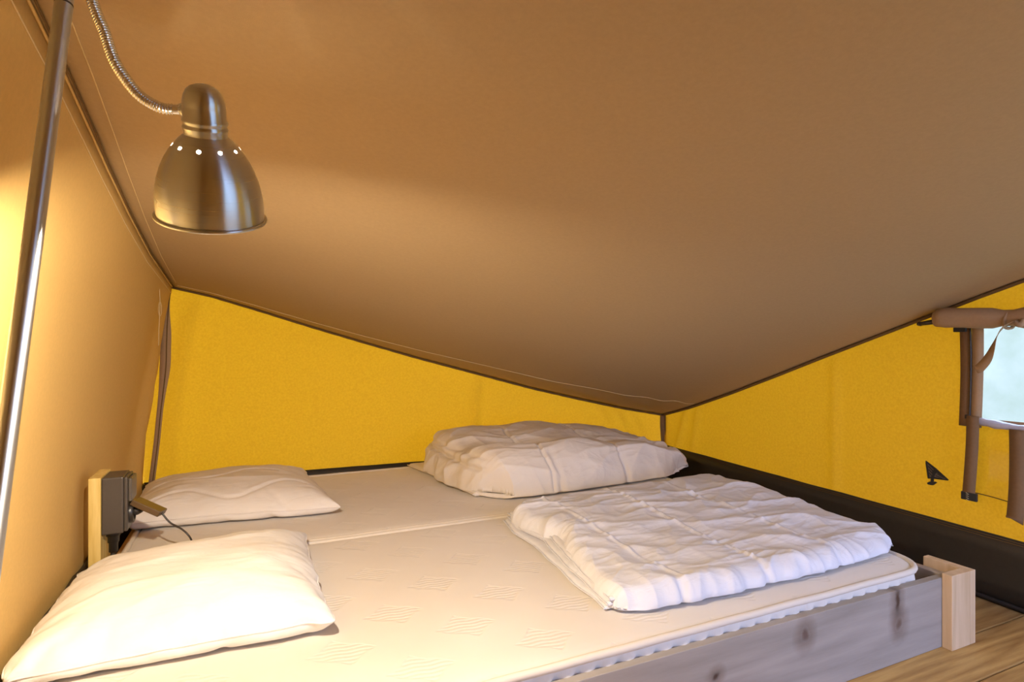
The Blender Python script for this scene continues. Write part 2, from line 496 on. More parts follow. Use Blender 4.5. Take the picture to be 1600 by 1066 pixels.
# skirts of dark groundsheet
def skirt(name, path, m, th=0.006, zb=ZB):
    n = len(path); vs = []
    for i, p in enumerate(path):
        for j in range(5):
            vs.append(Vector((p[0], p[1], zb(i / (n - 1)) * j / 4 + 0.001)))
    o = struct(mk(name, vs, grid_faces(n, 5), m)); solid(o, th); return o
pl = [(wall_left_x(0.1) + 0.012 + 0.003 * math.sin(k * 1.7), YF + 0.02 + (2.94 - YF - 0.02) * k / 59) for k in range(60)]
skirt('baseboard_left', pl, M_skirt, zb=lambda s: ZB + 0.004 * nz(s * 30, 0, 0))['label'] = 'dark groundsheet skirt along the left wall'
pb = [(-0.42 + 2.67 * k / 59, wall_back_y(-0.42 + 2.67 * k / 59) - 0.014) for k in range(60)]
skirt('baseboard_back', pb, M_skirt, zb=lambda s: ZB + 0.003 * nz(s * 20, 1, 0))['label'] = 'dark groundsheet skirt behind the bed'
pr = [(wall_right_x(YF + (2.79 - YF) * k / 59) - 0.014, YF + (2.79 - YF) * k / 59) for k in range(60)]
skirt('baseboard_right', pr, M_skirt, zb=lambda s: ZB + 0.002 * nz(s * 20, 2, 0))['label'] = 'dark groundsheet skirt along the right wall'
# two stitch rows and the hem of the right skirt
for k, dz in enumerate((0.006, 0.013)):
    struct(tube('trim_%d' % (1 + k), [(x - 0.0045, y, ZB - dz) for x, y in pr], 0.0012, M_seam, n=5), 'stitch row on the right skirt')
struct(tube('trim_3', [(x - 0.004, y, 0.012) for x, y in pr], 0.006, M_black, n=8), 'black welt at the foot of the right wall')

# seam bindings and threads on the shell
def roof_line(u0, v0, u1, v1, n=60, off=-0.006):
    out = []
    for k in range(n):
        t = k / (n - 1); p = roof_pt(u0 + (u1 - u0) * t, v0 + (v1 - v0) * t); p = p + Vector((0, 0, off)); out.append(p)
    return out
def offs(P, v): return [p + Vector(v) for p in P]
struct(tube('trim_4', offs(resample(Bp, 80), (0, -0.010, -0.004)), [0.005 + 0.0015 * abs(math.sin(k * 1.3)) for k in range(80)], M_seam, n=6), 'brown binding where roof meets back wall')
struct(tube('trim_5', offs(resample(Rp, 80), (-0.010, 0, -0.005)), 0.0065, M_seam, n=6), 'brown binding where roof meets right wall')
struct(tube('trim_6', offs(resample(Lp, 80), (0.003, 0, -0.003)), 0.0026, M_left, n=6), 'piped seam between left wall and roof')
struct(tube('trim_7', offs(resample(Lp, 80), (0.012, 0, -0.006)), 0.0016, M_seam, n=5), 'dark seam line beside the roof edge')
struct(tube('trim_8', [p + Vector((0, 0, -0.0005)) for p in roof_line(0.012, 0.03, 0.99, 0.10, 100, -0.0012)], 0.0013, M_thread, n=5), 'stitched roof seam parallel to the back wall')
struct(tube('trim_9', roof_line(0.012, 0.05, 0.022, 0.95, 100, -0.0012), 0.0010, M_thread, n=5), 'stitched roof seam parallel to the left wall')
struct(tube('trim_10', [Vector((wall_left_x(p.z - 0.03) + 0.003, p.y, p.z - 0.03)) for p in resample(Lp, 80)], 0.0013, M_thread, n=5), 'stitch row on the left wall below the roof')
# corner webbings
cl = [hit_back(*q) for q in [(266, 452), (262, 490), (260, 530), (259, 570), (256, 600), (251, 640), (246, 690), (239, 745), (236, 765)]]
def ribbon(name, P, wid, m, parent=None, dirv=(1, 0, 0), th=0.002, twist=None):
    P = [Vector(p) for p in P]; d = Vector(dirv); vs = []
    for i, p in enumerate(P):
        wv = (wid[i] if hasattr(wid, '__len__') else wid) / 2
        dd = d if twist is None else twist(i / (len(P) - 1))
        vs += [p - dd * wv, p + dd * wv]
    o = mk(name, vs, [(2 * i, 2 * i + 1, 2 * i + 3, 2 * i + 2) for i in range(len(P) - 1)], m, parent)
    solid(o, th); return o
clp = offs(spline(cl, 6), (0.0, -0.020, 0))
n_ = len(clp)
struct(ribbon('trim_11', clp, [0.012 + 0.030 * sm(k / n_, 0.05, 0.25) * (1 - 0.6 * sm(k / n_, 0.35, 0.62)) for k in range(n_)], M_tan), 'brown webbing down the left corner')
struct(tube('trim_12', offs(clp, (0.004, -0.004, 0)), 0.0022, M_seam, n=6), 'zip line in the left corner')
crn = [hit_back(1034, 648), hit_back(1034, 665), hit_back(1035, 680), hit_back(1036, 700)]
crp = offs(spline(crn, 5), (-0.005, -0.03, 0))
struct(ribbon('trim_13', crp, 0.05, M_web, dirv=(0.8, -0.6, 0)), 'brown webbing down the far corner')
struct(tube('trim_14', offs(crp, (0.0, -0.008, 0)), 0.003, M_seam, n=6), 'dark welt in the far corner')

# ------------------------------------------------------------------ floor of planks
sub = struct(box('floor', (-0.6, -0.75, -0.06), (2.6, 3.1, -0.021), M_floor), 'pine plank floor')
yj = 0.8165
pw = 0.1365
k0 = math.floor((-0.7 - yj) / pw)
pk = 0
proto = None
for k in range(k0, k0 + 34):
    y0 = yj + k * pw
    if y0 > 3.0: break
    lo, hi = (-0.58, y0 + 0.0015, -0.020), (2.55, y0 + pw - 0.0015, 0.0)
    if proto is None:
        proto = box('plank', (-1.565, -pw / 2 + 0.0015, -0.01), (1.565, pw / 2 - 0.0015, 0.01), M_floor, None, 0.003, 2)
        p = proto
    else:
        p = proto.copy(); C.objects.link(p)
    p.location = (0.985, y0 + pw / 2, -0.010 - 0.0006 * (k % 2))
    p.parent = sub
lawn = bmesh.new()
bmesh.ops.create_grid(lawn, x_segments=90, y_segments=90, size=14)
for v in lawn.verts:
    v.co.z = -0.35 + 0.10 * nz(v.co.x * .5, v.co.y * .5) + 2.6 * sm(v.co.x, 3.0, 7.5)
struct(bmobj('ground', lawn, M_grass, None, True), 'pale green meadow outside the tent')

# ------------------------------------------------------------------ window
wx = lambda y, z: wall_right_x(y) + (x_top_right(y) - wall_right_x(y)) * (z / z_top_right(y))
m, nt, p, out = mat('window_mesh_screen')
tr = nd(nt, 'ShaderNodeBsdfTransparent'); tl = nd(nt, 'ShaderNodeBsdfTranslucent')
v = coords(nt); n = nd(nt, 'ShaderNodeTexNoise', Scale=9.0, Detail=4.0); nt.links.new(v, n.inputs['Vector'])
nt.links.new(ramp(nt, n.outputs['Fac'], [(0.3, (0.27, 0.29, 0.16)), (0.7, (0.42, 0.42, 0.29))]), tl.inputs['Color'])
mx = nd(nt, 'ShaderNodeMixShader', Fac=0.55)
tr.inputs['Color'].default_value = (0.88, 0.86, 0.74, 1)
nt.links.new(tr.outputs[0], mx.inputs[1]); nt.links.new(tl.outputs[0], mx.inputs[2]); nt.links.new(mx.outputs[0], out.inputs['Surface'])
M_screen = m
m, nt, p, out = mat('clear_vinyl')
p.inputs['Base Color'].default_value = (1, 1, 1, 1); p.inputs['Roughness'].default_value = 0.12
tr = nd(nt, 'ShaderNodeBsdfTransparent'); gl = nd(nt, 'ShaderNodeBsdfGlossy', Roughness=0.12)
fr = nd(nt, 'ShaderNodeFresnel', IOR=1.5)
mx = nd(nt, 'ShaderNodeMixShader'); nt.links.new(fr.outputs[0], mx.inputs[0])
nt.links.new(tr.outputs[0], mx.inputs[1]); nt.links.new(gl.outputs[0], mx.inputs[2]); nt.links.new(mx.outputs[0], out.inputs['Surface'])
M_vinyl = m

win = bpy.data.objects.new('window_1', None); C.objects.link(win); struct(win, 'tent window with a rolled-up tan blind')
win.location = (2.18, 0.7, WZ0)
ny, nzg = 12, 6
vs = [Vector((wx(y, z) + 0.004, y, z)) for y in np.linspace(WY0, WY1, ny) for z in np.linspace(WZ0, WZ1, nzg)]
mk('screen', vs, grid_faces(ny, nzg), M_screen, win)
# frame strips: left zip side, bottom hem
zs = np.linspace(WZ0 - 0.02, WZ1 - 0.01, 14)
ribbon('zip_tape', [(wx(1.12, z) - 0.006, 1.128 - 0.004 * math.sin((z - WZ0) * 9), z) for z in zs], 0.030, M_web, win, (0, 1, 0))
ribbon('frame_tape', [(wx(1.09, z) - 0.007, 1.093 - 0.006 * math.sin((z - WZ0) * 6), z) for z in zs], 0.034, M_tan, win, (0, 1, 0))
tube('zip', [(wx(1.1, z) - 0.010, 1.110 - 0.004 * math.sin((z - WZ0) * 8), z) for z in zs], 0.003, M_black, win, 6)
box('patch', (2.150, 1.108, WZ1 - 0.035), (2.160, 1.145, WZ1 - 0.012), M_blackp, win, 0.002)
ribbon('hem_tape', [(wx(y, WZ0) - 0.006, y, WZ0 + 0.004 - 0.004 * abs(math.sin(y * 7))) for y in np.linspace(WY0, WY1 - 0.005, 14)], 0.022, M_tan, win, (0, 0, 1))
bm = bmesh.new()
box_bm(bm, (2.148, 1.098, WZ0 + 0.008), (2.156, 1.110, WZ0 + 0.022), 0.002); bmobj('zip_pull', bm, M_black, win)

# rolled blind (tan canvas roll with dark core showing)
rb = thing('rolled_blind', 'tan canvas blind rolled up and tied above the window', 'blind', (2.14, 0.8, 0.915))
pts, rad = [], []
for k in range(34):
    t = k / 33; y = 1.190 - t * 0.90
    pinch = 1 - 0.36 * math.exp(-((y - 0.985) / 0.020) ** 2)
    r = 0.033 * (1 - 0.12 * t) * pinch * (0.9 if k == 0 else 1)
    pts.append((2.142, y, 0.919 - 0.010 * t * 2 - 0.004 * math.sin(t * 6))); rad.append(r)
vs_, fs_ = tube_data(pts, rad, 26)
vs2 = []
for i, v in enumerate(vs_):
    c = Vector(pts[i // 26]); d = v - c
    f = 1 + 0.08 * nz(v.y * 12, math.atan2(d.z, d.x) * 1.2, 4) + (0.05 if (i % 26) < 13 else 0)
    vs2.append(c + d * f)
mk('roll', vs2, fs_, M_tan, rb)
tube('core', [(2.142, 1.20, 0.906), (2.142, 1.245, 0.900)], [0.011, 0.009], M_black, rb, 10, flat=0.8)
tube('core_cap', [(2.142, 1.243, 0.900), (2.142, 1.252, 0.899)], [0.0105, 0.007], M_black, rb, 10, flat=0.8)
ring = [(2.142 + 0.026 * math.cos(a), 0.985 + 0.004 * math.sin(a * 2), 0.905 + 0.026 * math.sin(a)) for a in np.linspace(0, 2 * math.pi, 21)[:-1]]
tube('tie_band', ring, 0.005, M_tan, rb, 6, closed=True)
# loose strap end hanging across the window
sp = [at_x(1590, 500, 2.105), at_x(1572, 508, 2.10), at_x(1560, 522, 2.10), at_x(1552, 543, 2.10), at_x(1544, 560, 2.10), at_x(1531, 575, 2.105), at_x(1524, 577, 2.11)]
ribbon('tie_strap', spline(sp, 6), 0.030, M_tan, rb, twist=lambda s: Vector((1, 0.1, 0.2)).lerp(Vector((0.15, 0.55, 0.8)), sm(s, 0.15, 0.75)).normalized(), th=0.0015)
sp = [at_x(1600, 500, 2.11), at_x(1594, 508, 2.10), at_x(1588, 504, 2.105)]
tube('tie_knot', spline(sp, 5), 0.008, M_tan, rb, 8)

# clear vinyl flap rolled down below the window
flap = thing('vinyl_flap', 'clear vinyl window flap hanging rumpled below the window', 'flap', (2.15, 0.8, 0.30))
ny, nzg = 50, 26
def flap_pt(a, b):
    y = 1.098 - 0.80 * a; z = WZ0 + 0.002 - 0.235 * b - 0.014 * b * sm(a, 0, 0.3)
    x = wx(y, z) - 0.020 - 0.008 * math.sin(b * 3.1) * (0.7 + 0.6 * nz(y * 7, z * 7, 1)) - 0.0035 * nz(y * 16, z * 22, 7)
    return Vector((x, y, z))
mk('vinyl_sheet', [flap_pt(i / (ny - 1), j / (nzg - 1)) for i in range(ny) for j in range(nzg)], grid_faces(ny, nzg), M_vinyl, flap)
vrol = fabric('folded_vinyl', (0.66, 0.66, 0.78)); vrol.node_tree.nodes['Principled BSDF'].inputs['Roughness'].default_value = 0.15
vrol.node_tree.nodes['Principled BSDF'].inputs['Transmission Weight'].default_value = 0.35
vp = [(wx(1.09 - 0.8 * t, WZ0) - 0.022, 1.09 - 0.8 * t, WZ0 + 0.003 - 0.006 * sm(t, 0, .15)) for t in np.linspace(0, 1, 40)]
tube('vinyl_fold', vp, [0.010 + 0.006 * abs(nz(k * 0.5, 0, 0)) + 0.004 * math.sin(min(1, k / 6) * 3.1) for k in range(40)], vrol, flap, 10, flat=0.9)
tube('flap_welt', [flap_pt(t, 1.0) for t in np.linspace(0.0, 1, 40)], 0.0018, M_seam, flap, 5)
for k, (x0, x1, x2, y0, y1, wd, nm) in enumerate([(1520, 1516, 1513, 650, 776, 0.036, 'short brown'), (1590, 1589, 1585, 672, 818, 0.044, 'long brown')]):
    yb = at_x(x0, y0, 2.14)
    P = spline([at_x(x0, y0, 2.145), at_x((x0 + x1) / 2 + 1, (y0 * .66 + y1 * .34), 2.132), at_x(x1, y0 * .3 + y1 * .7, 2.13), at_x(x2, y1, 2.14)], 7)
    st = thing('window_strap', ('short brown webbing strap at the left edge of the window' if k == 0 else 'long brown webbing strap hanging free below the window'), 'strap', tuple(P[-1]), 'webbing straps below the window')
    n_ = len(P)
    vs = []
    for i, q in enumerate(P):
        cut = (0.018 if (k == 1 and i == n_ - 1) else 0)
        vs += [q + Vector((0, wd / 2, cut)), q + Vector((0, -wd / 2, 0))]
    if k == 1: vs[-2].z -= 0.0
    o = mk('webbing', vs, [(2 * i, 2 * i + 1, 2 * i + 3, 2 * i + 2) for i in range(n_ - 1)], M_web, st); solid(o, 0.002)
    if k == 0:
        q = P[-1]
        box('stitched_patch', (q.x - 0.005, q.y - 0.026, q.z - 0.012), (q.x + 0.004, q.y + 0.020, q.z + 0.014), M_blackp, st, 0.002)
        tube('stitching', [(q.x - 0.006, q.y + 0.004 * (-1) ** j, q.z + 0.012 - 0.024 * j / 7) for j in range(8)], 0.0007, M_thread, st, 4)
# black winged emblem on the wall
em = thing('wall_emblem', 'small black winged emblem stitched on the yellow right wall', 'emblem', tuple(at_x(1458, 752, 2.17)))
def epx(cx_, cy_): return at_x(1435 + cx_ / 19.73, 712 + cy_ / 19.73, wall_right_x(1.3) - 0.008)
def poly(name, P, th, m, parent, shift=0.0):
    vs = [epx(*q) - Vector((shift, 0, 0)) for q in P]; n_ = len(vs)
    vs = vs + [v - Vector((th, 0, 0)) for v in vs]
    fs = [tuple(range(n_)), tuple(range(2 * n_ - 1, n_ - 1, -1))] + [(i, (i + 1) % n_, (i + 1) % n_ + n_, i + n_) for i in range(n_)]
    return mk(name, vs, fs, m, parent, False)
M_emb2 = plain('dark_grey_print', (0.12, 0.09, 0.07), 0.7)
poly('wing_field', [(240, 165), (560, 440), (945, 755), (500, 690), (320, 700)], 0.002, M_emb2, em)
bm = bmesh.new()
def bar(a, b, w0, w1, nm, par=em, sh=0.002):
    dx, dy = b[0] - a[0], b[1] - a[1]; l = math.hypot(dx, dy); nx_, ny_ = -dy / l, dx / l
    return poly(nm, [(a[0] + nx_ * w0, a[1] + ny_ * w0), (b[0] + nx_ * w1, b[1] + ny_ * w1), (b[0] - nx_ * w1, b[1] - ny_ * w1), (a[0] - nx_ * w0, a[1] - ny_ * w0)], 0.002, M_blackp, par, sh)
bar((240, 165), (560, 440), 14, 38, 'wing_edge'); bar((560, 450), (940, 755), 42, 14, 'wing_edge')
bar((255, 200), (330, 700), 22, 26, 'wing_edge'); bar((320, 690), (500, 680), 20, 28, 'wing_edge'); bar((500, 690), (930, 755), 28, 16, 'wing_edge')
for a, b in (((320, 330), (470, 480)), ((330, 430), (460, 560)), ((340, 530), (430, 620)), ((600, 560), (800, 690)), ((560, 620), (740, 700))):
    bar(a, b, 9, 9, 'feather_line')
poly('body', [(460, 470), (530, 420), (620, 500), (540, 560), (500, 640), (495, 800), (400, 800), (415, 660), (460, 590)], 0.003, M_blackp, em, 0.003)
poly('foot', [(290, 840), (360, 800), (540, 800), (600, 830), (500, 905), (450, 915), (320, 885)], 0.003, M_blackp, em, 0.003)

# loose thread hanging from the roof seam
P = [hit_back(*q) for q in [(238, 382), (246, 395), (250, 420), (249, 445), (250, 470), (249, 500), (248, 520), (248, 540)]]
tp = spline([q + (CAM - q) * 0.12 for q in P], 5)
ht = thing('hanging_thread', 'loose cream thread hanging from the roof seam in the left corner', 'thread', tuple(tp[-1]))
tube('thread', tp, 0.0014, M_thread, ht, 5)
q = [hit_back(250 + 2.5 * math.sin(a), 483 + 11 * math.cos(a)) for a in np.linspace(0, 2 * math.pi, 13)[:-1]]
tube('loop', [x_ + (CAM - x_) * 0.12 for x_ in q], 0.0012, M_thread, ht, 5, closed=True)

# ------------------------------------------------------------------ cloth simulation helper (inflated, stitched textiles)
COL_Z = 0.222
def collider(verts, faces, th=0.002):
    me = bpy.data.meshes.new('col'); me.from_pydata(verts, [], faces)
    o = bpy.data.objects.new('col', me); C.objects.link(o)
    o.modifiers.new('c', 'COLLISION'); o.collision.thickness_outer = th; o.collision.thickness_inner = 0.02
    o.collision.cloth_friction = 20
    return o
def simulate(vs, fs, loose=(), frames=25, pressure=3.0, shrink=0.0, bend=0.5, tension=15, mass=0.15, gravity=1.0, cols=(), pins=None, quality=6):
    me = bpy.data.meshes.new('sim'); me.from_pydata([tuple(v) for v in vs], list(loose), fs); me.update()
    o = bpy.data.objects.new('sim', me); C.objects.link(o)
    if pins:
        vg = o.vertex_groups.new(name='pin')
        for i, w_ in pins: vg.add([i], w_, 'REPLACE')
    md = o.modifiers.new('cloth', 'CLOTH'); s = md.settings
    s.quality = quality; s.mass = mass
    s.tension_stiffness = tension; s.compression_stiffness = tension; s.shear_stiffness = 5; s.bending_stiffness = bend
    s.use_pressure = True; s.uniform_pressure_force = pressure
    s.shrink_min = shrink; s.effector_weights.gravity = gravity
    s.air_damping = 2.0
    if pins: s.vertex_group_mass = 'pin'; s.pin_stiffness = 1.0
    md.collision_settings.use_collision = bool(cols); md.collision_settings.distance_min = 0.004
    md.point_cache.frame_start = 1; md.point_cache.frame_end = frames + 1
    for f in range(1, frames + 1):
        sc.frame_set(f)
    dg = bpy.context.evaluated_depsgraph_get()
    ev = o.evaluated_get(dg).to_mesh()
    co = np.empty(len(ev.vertices) * 3); ev.vertices.foreach_get('co', co)
    o.evaluated_get(dg).to_mesh_clear()
    bpy.data.objects.remove(o, do_unlink=True)
    sc.frame_set(1)
    return co.reshape(-1, 3)
def slab(nx, ny, fn, side=0, stitch=None):
    """closed two-sheet bag; fn(a, b, top) -> Vector; side rings give the bag a wall; stitch(a, b) -> True adds a tie between sheets"""
    idx = {}; vs = []
    for L in (0, 1):
        for i in range(nx):
            for j in range(ny):
                border = i in (0, nx - 1) or j in (0, ny - 1)
                if border and side == 0 and L == 1:
                    idx[(1, i, j)] = idx[(0, i, j)]; continue
                idx[(L, i, j)] = len(vs); vs.append(fn(i / (nx - 1), j / (ny - 1), L))
    fs = []
    for i in range(nx - 1):
        for j in range(ny - 1):
            fs.append((idx[(1, i, j)], idx[(1, i + 1, j)], idx[(1, i + 1, j + 1)], idx[(1, i, j + 1)]))
            fs.append((idx[(0, i, j)], idx[(0, i, j + 1)], idx[(0, i + 1, j + 1)], idx[(0, i + 1, j)]))
    if side:
        loop = [(i, 0) for i in range(nx)] + [(nx - 1, j) for j in range(1, ny)] + [(i, ny - 1) for i in range(nx - 2, -1, -1)] + [(0, j) for j in range(ny - 2, 0, -1)]
        prev = [idx[(0, i, j)] for i, j in loop]
        for s_ in range(1, side + 1):
            if s_ == side: cur = [idx[(1, i, j)] for i, j in loop]
            else:
                cur = []
                for i, j in loop:
                    a = Vector(vs[idx[(0, i, j)]]); b = Vector(vs[idx[(1, i, j)]])
                    cur.append(len(vs)); vs.append(a.lerp(b, s_ / side))
            n_ = len(loop)
            for k in range(n_):
                l = (k + 1) % n_
                fs.append((prev[k], prev[l], cur[l], cur[k]))
            prev = cur
    loose = []
    if stitch:
        for i in range(1, nx - 1):
            for j in range(1, ny - 1):
                if stitch(i, j): loose.append((idx[(0, i, j)], idx[(1, i, j)]))
    return vs, fs, loose, idx
def bilerp(c00, c10, c11, c01, a, b):
    return (c00 * (1 - a) + c10 * a) * (1 - b) + (c01 * (1 - a) + c11 * a) * b

# ------------------------------------------------------------------ bed frame
RY = 0.948
def knots(m, P, origin):
    nt = m.node_tree; p = nt.nodes['Principled BSDF']; src = p.inputs['Base Color'].links[0].from_socket
    tc = nd(nt, 'ShaderNodeTexCoord'); n = nd(nt, 'ShaderNodeTexNoise', Scale=30.0, Detail=3.0); nt.links.new(tc.outputs['Object'], n.inputs['Vector'])
    ad_ = nd(nt, 'ShaderNodeVectorMath', operation='MULTIPLY_ADD'); ad_.inputs[1].default_value = (0.02, 0.02, 0.02)
    nt.links.new(n.outputs['Color'], ad_.inputs[0]); nt.links.new(tc.outputs['Object'], ad_.inputs[2])
    for (pos, sx, sz, dark) in P:
        mp = nd(nt, 'ShaderNodeMapping'); c = pos - Vector(origin) + Vector((0.01, 0.01, 0.01))
        mp.inputs['Location'].default_value = (-c.x / sx, -c.y / 0.5, -c.z / sz); mp.inputs['Scale'].default_value = (1 / sx, 2.0, 1 / sz)
        nt.links.new(ad_.outputs[0], mp.inputs['Vector'])
        ln = nd(nt, 'ShaderNodeVectorMath', operation='LENGTH'); nt.links.new(mp.outputs[0], ln.inputs[0])
        cr = ramp(nt, ln.outputs['Value'], [(0.12, dark), (0.30, tuple(0.5 + 0.5 * x for x in dark)), (0.42, (0.72, 0.66, 0.62)), (1.0, (1, 1, 1))])
        mx = nd(nt, 'ShaderNodeMix', data_type='RGBA', blend_type='MULTIPLY'); mx.inputs[0].default_value = 1.0
        nt.links.new(src, mx.inputs[6]); nt.links.new(cr, mx.inputs[7]); src = mx.outputs[2]
    nt.links.new(src, p.inputs['Base Color'])
kb = (0.22, 0.14, 0.10)
knots(M_rail, [(at_y(1402, 938, RY), 0.035, 0.11, kb), (at_y(1405, 975, RY), 0.05, 0.06, (0.5, 0.4, 0.35)), (at_y(1258, 992, RY), 0.045, 0.055, (0.45, 0.34, 0.3)), (at_y(1118, 1058, RY), 0.035, 0.03, kb)], (0.7, 1.9, 0))
bed = thing('bed_frame', 'low plank bed frame of greyish pine around both mattresses', 'bed', (0.7, 1.9, 0))
box('side_rail', (-0.36, RY, 0.0), (1.812, RY + 0.021, 0.190), M_rail, bed, 0.0015)
box('side_rail', (-0.36, 2.80, 0.0), (1.812, 2.821, 0.190), M_rail, bed, 0.0015)
box('foot_rail', (1.785, RY + 0.022, 0.0), (1.811, 2.798, 0.178), wood('foot_rail_pine', (0.36, 0.28, 0.2), (0.5, 0.42, 0.33), 'Y'), bed, 0.0015)
box('head_rail', (-0.362, RY + 0.022, 0.0), (-0.340, 2.798, 0.205), wood('head_rail_pine', (0.45, 0.28, 0.12), (0.62, 0.42, 0.2), 'Y'), bed, 0.0015)
box('corner_board', (1.728, 0.922, 0.0), (1.813, RY - 0.0005, 0.2036), M_post, bed, 0.0015)
box('corner_board', (1.8135, 0.922, 0.0), (1.838, 1.045, 0.2036), M_post, bed, 0.0015)
for k in range(14):
    y = 1.02 + k * 0.135
    box('slat', (-0.338, y, 0.035), (1.783, y + 0.07, 0.050), M_post, bed, 0.001)

# ------------------------------------------------------------------ mattresses
def mattress(name, y0, y1, label):
    x0, x1 = -0.335, 1.715
    zt, zb_ = 0.222, 0.052
    r = 0.10
    t = thing('mattress', label, 'mattress', ((x0 + x1) / 2, (y0 + y1) / 2, zb_), 'mattresses on the bed')
    # outline (rounded rectangle), counter clockwise
    def outline(inset, n=10):
        X0, X1, Y0, Y1, R = x0 + inset, x1 - inset, y0 + inset, y1 - inset, max(0.01, r - inset)
        P = []
        for cx_, cy_, a0 in ((X1 - R, Y0 + R, -90), (X1 - R, Y1 - R, 0), (X0 + R, Y1 - R, 90), (X0 + R, Y0 + R, 180)):
            for k in range(n + 1):
                a = math.radians(a0 + 90 * k / n); P.append((cx_ + R * math.cos(a), cy_ + R * math.sin(a)))
        return P
    def dense(P, step=0.012):
        out = []
        for a, b in zip(P, P[1:] + P[:1]):
            l = math.hypot(b[0] - a[0], b[1] - a[1]); k = max(1, int(l / step))
            for j in range(k): out.append((a[0] + (b[0] - a[0]) * j / k, a[1] + (b[1] - a[1]) * j / k))
        return out
    O = dense(outline(0.0)); n = len(O)
    cxm, cym = (x0 + x1) / 2, (y0 + y1) / 2
    rings = [(0.004, zb_), (0.0, zb_ + 0.01)]
    # quilted side: scallops
    for k in range(1, 12): rings.append((None, zb_ + 0.01 + (zt - zb_ - 0.03) * k / 12))
    rings += [(0.0, zt - 0.018)]
    vs = []
    for ri, (ins, z) in enumerate(rings):
        for i, (x, y) in enumerate(O):
            s = i * 0.012 / 0.048
            q = 0.0
            if ins is None:
                ph = (z - zb_) / (zt - zb_)
                q = 0.014 * abs(math.sin(math.pi * (s + ph * 1.2))) ** 0.6 - 0.009
                ins_ = -q
            else: ins_ = ins
            dx, dy = O[(i + 1) % n][0] - O[i - 1][0], O[(i + 1) % n][1] - O[i - 1][1]; l = math.hypot(dx, dy)
            nx_, ny_ = dy / l, -dx / l
            vs.append((x - nx_ * ins_, y - ny_ * ins_, z))
    fs = []
    for a in range(len(rings) - 1):
        for i in range(n):
            j = (i + 1) % n
            fs.append((a * n + i, a * n + j, (a + 1) * n + j, (a + 1) * n + i))
    # top: concentric rings keep the dome smooth, flat centre
    ins_list = [0.004, 0.012, 0.025, 0.045, 0.07, 0.095]
    zz = [zt - 0.010, zt - 0.004, zt - 0.001, zt, zt, zt]
    base = (len(rings) - 1) * n
    for ins, z in zip(ins_list, zz):
        st = len(vs)
        for i, (x, y) in enumerate(O):
            dx, dy = O[(i + 1) % n][0] - O[i - 1][0], O[(i + 1) % n][1] - O[i - 1][1]; l = math.hypot(dx, dy)
            vs.append((x - dy / l * ins, y + dx / l * ins, z))
        for i in range(n):
            j = (i + 1) % n; fs.append((base + i, base + j, st + j, st + i))
        base = st
    fs.append(tuple(base + i for i in range(n)))
    body = mk('mattress_body', vs, fs, M_mat, t)
    e = []
    for i, (x, y) in enumerate(O):
        dx, dy = O[(i + 1) % n][0] - O[i - 1][0], O[(i + 1) % n][1] - O[i - 1][1]; l = math.hypot(dx, dy)
        e.append((x + dy / l * 0.001, y - dx / l * 0.001, zt - 0.007 + 0.0012 * nz(x * 9, y * 9, 0)))
    tube('piping', e, 0.0085, M_pipe, body, 8, closed=True)
    e = [(x, y, z - 0.15) for x, y, z in e]
    tube('piping', e, 0.006, M_pipe, body, 8, closed=True)
    return t
mattress('m1', 0.970, 1.866, 'cream quilted mattress nearest the camera, along the front rail')
mattress('m2', 1.888, 2.784, 'cream quilted mattress at the back, along the yellow wall')

# ------------------------------------------------------------------ pillows
def soft(name, label, cat, mt, vs, fs, co, base, group=None, sub=1, seam=None, seam_r=0.0022, noise_amp=0.0):
    t = thing(name, label, cat, base, group)
    me = bpy.data.meshes.new('cover')
    me.from_pydata([tuple(c) for c in co], [], fs); me.update()
    o = link('cover', me, mt, t)
    md = o.modifiers.new('s', 'SUBSURF'); md.levels = sub; md.render_levels = sub
    t_seam.clear(); t_seam.append((t, o, [Vector(co[i]) for i in seam] if seam is not None else [], mt, seam_r))
    return t, o
t_seam = []
def add_seam():
    from mathutils.kdtree import KDTree
    t, o, P, mt, r = t_seam[0]; off = t.location
    kd = KDTree(len(o.data.vertices))
    for i, v in enumerate(o.data.vertices): kd.insert(v.co, i)
    kd.balance()
    Q = [Vector(kd.find(p - off)[0]) + off for p in P]
    Q = [Q[0]] + [b for a, b in zip(Q, Q[1:]) if (b - a).length > 0.002]
    Q = [(Q[i - 1] + Q[i] * 2 + Q[(i + 1) % len(Q)]) / 4 for i in range(len(Q))]
    tube('seam_edge', Q, r, mt, o, 6, closed=True)
def wrinkle(o, fn):
    dg = bpy.context.evaluated_depsgraph_get(); dg.update()
    me = bpy.data.meshes.new_from_object(o.evaluated_get(dg))
    o.modifiers.clear(); o.data = me
    n = len(me.vertices)
    co = np.empty(n * 3); me.vertices.foreach_get('co', co); co = co.reshape(-1, 3)
    no = np.empty(n * 3); me.vertices.foreach_get('normal', no); no = no.reshape(-1, 3)
    off = np.array(o.parent.location)
    d = np.array([fn(*(c + off), *q) for c, q in zip(co, no)])
    co = co + no * d[:, None]
    me.vertices.foreach_set('co', co.ravel()); me.update()
def ridge(x, y, z=0.0):
    return (1 - min(1, abs(nz(x, y, z)) * 2.6)) ** 2
def border_loop(idx, nx, ny, L=0):
    loop = [(i, 0) for i in range(nx)] + [(nx - 1, j) for j in range(1, ny)] + [(i, ny - 1) for i in range(nx - 2, -1, -1)] + [(0, j) for j in range(ny - 2, 0, -1)]
    return [idx[(L, i, j)] for i, j in loop]
col = collider([(-2, -1, COL_Z), (4, -1, COL_Z), (4, 5, COL_Z), (-2, 5, COL_Z)], [(0, 1, 2, 3)])
import time
t0 = time.time()
